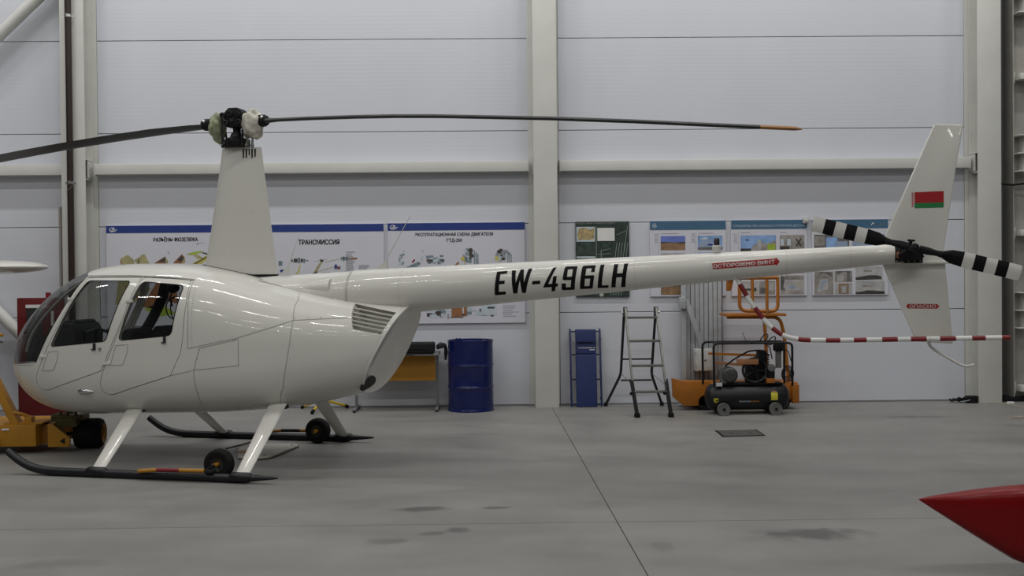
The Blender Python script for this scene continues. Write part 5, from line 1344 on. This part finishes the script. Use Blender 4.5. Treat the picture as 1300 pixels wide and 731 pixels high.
for x in (2.665, 3.285):
    w_ = MB().lathe([(0, -.03), (.05, -.03), (.074, -.026), (.076, -.015), (.076, .015), (.074, .026), (.05, .022), (0, .022)], (x, ty-.19, .076), (0, -1, 0), 26).build('wheel', M['wheel_grey'], t, angle=30)
    MB().lathe([(.018, 0), (.018, .012), (0, .012)], (x, ty-.22, .076), (0, -1, 0), 12).build('hub_cap', M['black_matte'], w_)
    MB().cyl((x, ty-.17, .076), (x, ty+.17, .076), .014, 8).build('axle', M['dark_metal'], t)
    MB().lathe([(0, -.03), (.076, -.026), (.076, .026), (0, .03)], (x, ty+.19, .076), (0, 1, 0), 20).build('wheel', M['wheel_grey'], t)
    MB().box(x-.04, x+.04, ty-.12, ty+.12, .06, .10).build('wheel_bracket', M['black_matte'], t)
for y in (12.52, 12.82):
    dx = 0 if y < 12.7 else -.075
    MB().tube(arc_path([(2.565+dx, y, .34), (2.560+dx, y, .855), (3.50+dx*.2, y, .855), (3.50+dx*.2, y, .34)], .06), .014, 10).build('cage_tube', M['black'], t)
for x in (2.62, 3.44): MB().cyl((x, 12.52, .855), (x-.03, 12.82, .855), .012, 8).build('cage_bar', M['black'], t)
MB().box(2.60, 3.40, 12.56, 12.76, .355, .375).build('mount_plate', M['black_matte'], t, bevel=.004)
mo = MB().lathe([(0, -.16), (.06, -.155), (.085, -.12), (.085, .10), (.095, .11), (.095, .13), (.07, .16), (0, .165)], (2.76, 12.68, .475), (0, -1, 0), 26).build('electric_motor', M['cast'], t)
for k in range(7):
    a = PI*.15+k*PI*.7/6; MB().bar((2.76+.086*math.cos(a), 12.60, .475+.086*math.sin(a)), (2.76+.086*math.cos(a), 12.76, .475+.086*math.sin(a)), .006, .016, 0, (math.cos(a), 0, math.sin(a))).build('cooling_fin', M['cast'], mo)
MB().box(2.66, 2.73, 12.56, 12.66, .375, .57).build('terminal_box', M['wheel_grey'], mo, bevel=.01)
fl_ = MB().lathe([(.145, -.015), (.155, -.012), (.155, .012), (.145, .015), (.13, .008), (.13, -.008), (.145, -.015)], (3.06, 12.56, .53), (0, -1, 0), 32)
for k in range(5):
    a = 2*PI*k/5; fl_.bar((3.06, 12.56, .53), (3.06+.14*math.cos(a), 12.56, .53+.14*math.sin(a)), .02, .03, 0, (0, 1, 0))
fl_.build('flywheel', M['black'], t)
pu = MB().box(2.98, 3.20, 12.60, 12.76, .375, .60); pu.build('pump_crankcase', M['black_matte'], t, bevel=.02)
for k in range(5): MB().box(3.10, 3.24, 12.58, 12.76, .56+.028*k, .572+.028*k).build('cylinder_fin', M['black'], t)
MB().box(3.12, 3.22, 12.60, 12.74, .60, .76).build('cylinder_head', M['black_matte'], t, bevel=.012)
MB().box(2.84, 3.10, 12.535, 12.555, .60, .665).build('belt_guard', M['ink_brown'], t, bevel=.004)
MB().tube(arc_path([(2.70, 12.55, .58), (2.80, 12.54, .66), (2.98, 12.54, .76), (3.14, 12.55, .77), (3.24, 12.58, .70)], .05), .010, 8).build('air_hose', M['black_matte'], t)
MB().lathe([(0, .06), (.05, .05), (.062, .03), (.062, -.03), (.05, -.05), (0, -.06)], (3.36, 12.62, .80), (0, 0, 1), 20).build('air_filter', M['black_matte'], t)
MB().cyl((3.36, 12.62, .55), (3.36, 12.62, .76), .035, 14).build('moisture_bowl', M['wheel_grey'], t)
MB().lathe([(.045, 0), (.045, .03), (.036, .032), (0, .032)], (3.25, 12.53, .56), (0, -1, 0), 18).build('pressure_gauge', M['wheel_grey'], t)
MB().box(3.22, 3.30, 12.55, 12.65, .40, .55).build('pressure_switch', M['black'], t, bevel=.008)
MB().box(3.20, 3.30, 12.54, 12.62, .375, .43).build('valve_block', M['orange'], t, bevel=.006)
mb = MB()
for k in range(5):
    rr = .035+.012*k; mb.tube([(3.43+rr*math.cos(q)*.85, 12.50-.008*k+.01*math.sin(3*q+k), .49+rr*math.sin(q)*1.2) for q in [2*PI*j/22 for j in range(23)]], .005, 6, cap=False)
mb.tube([(3.38, 12.51, .80), (3.45, 12.5, .75), (3.49, 12.49, .6), (3.47, 12.49, .5)], .006, 6)
mb.build('hose_coil', M['black_matte'], t)
mb = MB()
for k in range(2): mb.tube([(3.17+.09*k+.035*math.cos(q)+.03*math.sin(q), 12.54, .91-.03*k+.05*math.sin(q)) for q in [2*PI*j/16 for j in range(17)]], .007, 6, cap=False)
mb.tube([(3.14, 12.54, .87), (3.24, 12.55, .80), (3.27, 12.56, .66)], .007, 6)
mb.build('spare_hose', M['black'], t)
MB().box(3.0, 3.04, 12.50, 12.56, .868, .885).build('cage_clip', M['map_green'], t); MB().tube([(2.91, 12.53, .985), (2.93, 12.53, .93), (2.96, 12.53, .87)], .004, 6).build('wire_end', M['black'], t)
MB().box(2.59, 2.66, 12.515, 12.555, .345, .385).build('rating_plate', M['box_grey'], t)

# ---- galvanised profiles standing against the wall
t = thing('galvanised_profiles', 'row of tall galvanised wall profiles standing behind the compressor', 'profile sheet', (2.62, 13.58, 0))
for k in range(8):
    x0 = 2.425+.0585*k
    MB().add([], []).box(x0, x0+.052, 13.575, 13.60, 0, 1.78).build('profile', M['galv'], t, bevel=.004)
MB().box(2.42, 2.90, 13.60, 13.612, 0, 1.78).build('backing_strip', M['dark_metal'], t)
t = thing('galvanised_post', 'galvanised steel post with diagonal brace left of the tall profiles', 'post', (2.38, 13.5, 0))
MB().box(2.352, 2.412, 13.50, 13.56, 0, 1.75).build('post', M['galv'], t, bevel=.005)
MB().box(2.315, 2.40, 13.44, 13.50, 1.24, 1.39).build('cap_box', M['galv'], t, bevel=.008)
MB().bar((2.405, 13.475, 1.36), (2.615, 13.475, .735), .06, .03, 0, (0, 1, 0)).build('diagonal_brace', M['galv'], t, bevel=.003)
MB().box(2.30, 2.46, 13.42, 13.565, 0, .012).build('base_plate', M['galv'], t)
t = thing('junction_box', 'light grey electrical box fixed low on the tall profiles', 'electrical box', (2.61, 13.42, .45))
bx = MB().box(2.505, 2.735, 13.40, 13.575, .447, .725).build('case', M['box_grey'], t, bevel=.006)
MB().box(2.54, 2.728, 13.392, 13.401, .455, .718).build('door', M['box_grey'], t, bevel=.003)
MB().lathe([(.010, 0), (.010, .014), (0, .014)], (2.63, 13.392, .585), (0, -1, 0), 10).build('lock', M['dark_metal'], t)
for z in (.50, .66): MB().box(2.50, 2.515, 13.39, 13.405, z, z+.03).build('hinge', M['galv'], t)

# ---- iron hatch in the floor
t = thing('floor_hatch', 'dark iron hatch cover set into the concrete floor in front of the compressor', 'hatch', (2.53, 11.1, 0))
mb = MB(); mb.prism([(2.315, 11.295), (2.775, 11.325), (2.765, 10.90), (2.305, 10.845)], lambda a, b_, d: (a, b_, d), 0, .004); mb.build('frame', M['black_matte'], t)
MB().prism([(2.335, 11.270), (2.752, 11.300), (2.744, 10.925), (2.328, 10.875)], lambda a, b_, d: (a, b_, d), .004, .008).build('cover', M['iron'], t, bevel=.002, bseg=1)
for x in (2.43, 2.64): MB().box(x-.02, x+.02, 11.02, 11.045, .008, .0105).build('lift_slot', M['gap'], t)

# ---- yellow tug at far left
t = thing('aircraft_tug', 'yellow tow tractor with black tyre partly under the helicopter nose', 'tug', (-4.6, 10.4, 0))
mb = MB(); mb.box(-6.2, -4.495, 10.28, 10.95, .075, .285); o = mb.build('chassis', M['yellow'], t, bevel=.008)
MB().box(-4.82, -4.75, 10.272, 10.281, .235, .252).build('name_plate', M['white_print'], o)
MB().box(-5.4, -4.84, 10.20, 10.29, .115, .155).build('bumper', M['yellow'], t, bevel=.006)
MB().box(-4.495, -4.375, 10.40, 10.90, .08, .27).build('axle_housing', M['amber'], t, bevel=.006)
for y in (10.33, 10.86):
    w_ = MB().prism([(-4.40, .285), (-4.36, .285), (-4.195, .150), (-4.185, .12), (-4.195, .06), (-4.40, .06)], lambda a, b_, d: (a, d, b_), y, y+.025).build('wheel_fork', M['yellow'], t, bevel=.003)
    MB().prism([(-4.285, .115), (-4.235, .15), (-4.235, .085)], lambda a, b_, d: (a, d, b_), y-.003, y).build('tie_mark', M['black'], w_)
ax = Vector((.975, .12, 0)).normalized(); wc = Vector((-4.105, 10.62, .150))
MB().lathe([(.07, -.125), (.11, -.135), (.135, -.125), (.15, -.09), (.15, .09), (.135, .125), (.11, .135), (.07, .125)], wc, ax, 36).build('tyre', M['rubber'], t, angle=30)
MB().lathe([(0, .07), (.05, .07), (.07, .128), (.105, .142), (.075, .13), (.07, .08)], wc, ax, 28).build('wheel_rim', M['yellow'], t)
MB().lathe([(0, -.07), (.05, -.07), (.07, -.128)], wc, ax, 28).build('wheel_rim', M['yellow'], t)
MB().cyl(wc-ax*.22, wc+ax*.05, .02, 10).build('axle', M['dark_metal'], t)
mb = MB(); mb.box(-4.36, -4.16, 10.42, 10.72, .24, .33); mb.box(-4.42, -4.33, 10.45, 10.62, .29, .36); mb.box(-4.20, -4.11, 10.46, 10.64, .30, .35); mb.cyl((-4.40, 10.43, .345), (-4.13, 10.43, .335), .018, 10)
for x in (-4.34, -4.27, -4.19): mb.cyl((x, 10.5, .33), (x, 10.5, .385), .014, 8)
mb.build('steering_head', M['olive_steel'], t, bevel=.006)
MB().bar((-4.70, 10.36, .27), (-5.02, 10.40, .88), .075, .10, 0, (0, 1, 0)).build('tow_arm', M['yellow'], t, bevel=.006)
MB().tube(arc_path([(-5.02, 10.40, .86), (-5.0, 10.38, 1.15), (-4.835, 10.36, 1.155)], .05), .016, 10).build('tow_handle', M['yellow'], t)
MB().tube(arc_path([(-4.99, 10.36, 1.10), (-4.9, 10.34, 1.105), (-4.83, 10.34, 1.085)], .03), .008, 8).build('brake_lever', M['dark_metal'], t)
MB().tube(arc_path([(-4.74, 10.33, .40), (-4.66, 10.35, .385), (-4.585, 10.38, .345)], .05), .017, 10).build('hand_grip', M['yellow'], t); MB().box(-4.63, -4.56, 10.34, 10.42, .27, .355).build('grip_bracket', M['yellow'], t, bevel=.006)
MB().box(-4.82, -4.45, 10.32, 10.55, .285, .30).build('top_plate', M['yellow'], t, bevel=.003)
for y in (10.42, 10.82): MB().lathe([(0, -.05), (.12, -.05), (.14, -.03), (.14, .03), (.12, .05), (0, .05)], (-5.7, y, .14), (0, 1, 0), 24).build('rear_wheel', M['rubber'], t)
mb = MB().tube([(-4.90, 10.33, .60), (-4.885, 10.31, .56), (-4.91, 10.3, .53)], .008, 8); mb.build('hose_end', M['black'], t)

# ---- red fire point board
t = thing('fire_board', 'dark red fire point board standing by the wall behind the helicopter nose', 'fire board', (-5.55, 13.2, 0))
MB().box(-5.972, -5.405, 13.18, 13.24, .0, 1.465).build('back_board', M['deep_red'], t, bevel=.006)
MB().box(-5.86, -5.60, 13.170, 13.181, 1.340, 1.380).build('name_strip', M['white_print'], t)
MB().box(-5.855, -5.66, 13.172, 13.182, .62, 1.335).build('tool_recess', M['gap'], t)
MB().box(-5.545, -5.515, 13.16, 13.182, 1.12, 1.30).build('tag_plate', M['white_print'], t); MB().box(-5.46, -5.41, 13.15, 13.182, .7, 1.28).build('tool_handle', M['red'], t, bevel=.006)
MB().prism([(-5.62, 1.465), (-5.57, 1.465), (-5.57, 1.53), (-5.62, 1.53)], lambda a, b_, d: (a, d, b_), 13.19, 13.23).build('corner_post', M['red'], t)
for x in (-5.9, -5.46): MB().box(x-.04, x+.04, 13.05, 13.38, 0, .03).build('foot', M['deep_red'], t)

# ---- white wing tip coming in from the left
t = thing('aircraft_wing', 'white aircraft wing tip entering at the left edge', 'wing', (-6.6, 11.6, 0))
mb = MB(); vs = []; N = 28; n = 16
for i in range(n+1):
    t_ = i/n; x = -9.2+(9.2-5.02)*(1-(1-t_)**2); k_ = 1.0 if x < -5.5 else math.sqrt(max(.0004, 1-((x+5.5)/.48)**2))
    zc_ = 1.832+.004*(x+5.5)
    for k in range(N):
        q = 2*PI*k/N; vs.append((x, 11.75-.55*math.cos(q)*max(.25, k_), zc_+.076*k_*math.sin(q)*(1-.0*math.cos(q))))
mb.add(vs, [(i*N+k, i*N+(k+1) % N, (i+1)*N+(k+1) % N, (i+1)*N+k) for i in range(n) for k in range(N)]+[tuple(range(N)), tuple(range(n*N, n*N+N))])
mb.build('wing_panel', M['white_paint'], t, angle=60)
MB().box(-9.2, -5.30, 12.10, 12.30, 1.80, 1.83).build('aileron', M['white_paint'], t, bevel=.008)
for (x, y) in ((-7.4, 11.4), (-7.4, 12.0)): MB().bar((x, y, 0), (x, 11.7+(y-11.7)*.3, 1.76), .05, .05).build('trestle_leg', M['galv'], t)
MB().box(-7.5, -7.3, 11.4, 12.0, 1.72, 1.765).build('trestle_pad', M['black_matte'], t, bevel=.01)

# ---- red wheel spat in the near right corner
t = thing('wheel_fairing', 'glossy red pointed aircraft wheel fairing in the lower right corner', 'wheel fairing', (3.2, 5.75, 0))
mb = MB(); vs = []; N = 36
SP = [(2.297, .444, .444), (2.312, .448, .432), (2.36, .4565, .400), (2.424, .465, .358), (2.55, .481, .276), (2.678, .495, .194), (2.806, .506, .114), (2.92, .512, .07), (3.06, .515, .05), (3.25, .512, .05), (3.5, .47, .07), (3.68, .39, .12), (3.77, .30, .2), (3.80, .25, .24)]
for i, (x, zt_, zb_) in enumerate(SP):
    w_ = max(.002, .095*math.sin(min(1, (x-2.297)/1.503)**.9*PI)**.8 if 0 < x-2.297 < 1.503 else .004)
    for k in range(N):
        q = 2*PI*k/N; c_, s_ = math.cos(q), math.sin(q); e = 4.5; r = (abs(c_)**e+abs(s_)**e)**(-1/e)
        vs.append((x, 5.75+w_*c_*r, (zt_+zb_)/2+(zt_-zb_)/2*s_*r))
mb.add(vs, [(i*N+k, i*N+(k+1) % N, (i+1)*N+(k+1) % N, (i+1)*N+k) for i in range(len(SP)-1) for k in range(N)]+[tuple(range(N)), tuple(range((len(SP)-1)*N, len(SP)*N))])
mb.build('fairing_shell', M['gloss_red'], t, angle=60)
MB().lathe([(.08, -.06), (.15, -.06), (.17, -.03), (.17, .03), (.15, .06), (.08, .06)], (3.30, 5.75, .17), (0, 1, 0), 32).build('tyre', M['rubber'], t)
MB().prism([(3.22, .45), (3.36, .45), (3.42, 1.1), (3.34, 1.1)], lambda a, b_, d: (a, d, b_), 5.73, 5.77).build('gear_leg', M['gloss_red'], t, bevel=.008)

# ---- cables by the right column
t = thing('cable_heap', 'heap of black cables and straps on the floor against the right column', 'cables', (5.98, 13.45, 0))
mb = MB(); rnd = random.Random(3)
for k in range(9):
    cx, cy = 5.90+.022*k+rnd.uniform(-.03, .03), 13.50-.012*k; rr = rnd.uniform(.035, .075); ph = rnd.uniform(0, 6)
    mb.tube([(cx+rr*1.3*math.cos(q+ph), cy+.5*rr*math.sin(q+ph), .018+.055*(k/9)*rnd.uniform(.7, 1.0)+.022*math.sin(2*q+k)**2) for q in [2*PI*j/14*.9 for j in range(15)]], .013, 7)
mb.build('cable', M['black_matte'], t)
MB().box(5.98, 6.12, 13.37, 13.45, .0, .095).build('plug_box', M['black'], t, bevel=.012)
MB().tube([(5.90, 13.40, .02), (5.98, 13.37, .035), (6.05, 13.38, .06)], .006, 6).build('grey_strap', M['ink_grey'], t)
t = thing('extension_cord', 'thin beige cord lying on the floor by the last column', 'cord', (6.5, 13.0, 0))
MB().tube(arc_path([(6.22, 13.33, .006), (6.36, 13.36, .006), (6.40, 13.20, .006), (6.48, 12.92, .006), (6.75, 12.95, .006), (7.2, 13.0, .006)], .15), .006, 6).build('cord', M['cord'], t)
MB().tube(arc_path([(6.60, 13.16, .006), (6.66, 12.85, .006), (6.70, 12.4, .006), (6.5, 11.95, .006), (5.86, 11.92, .006), (5.80, 11.98, .006), (5.95, 12.06, .006), (6.40, 11.99, .006)], .12), .006, 6).build('cord_loop', M['cord'], t)
MB().box(6.44, 6.52, 13.24, 13.29, 0, .03).build('socket', M['white_print'], t, bevel=.008)

for m_ in list(bpy.data.meshes):
    if m_.users == 0: bpy.data.meshes.remove(m_)
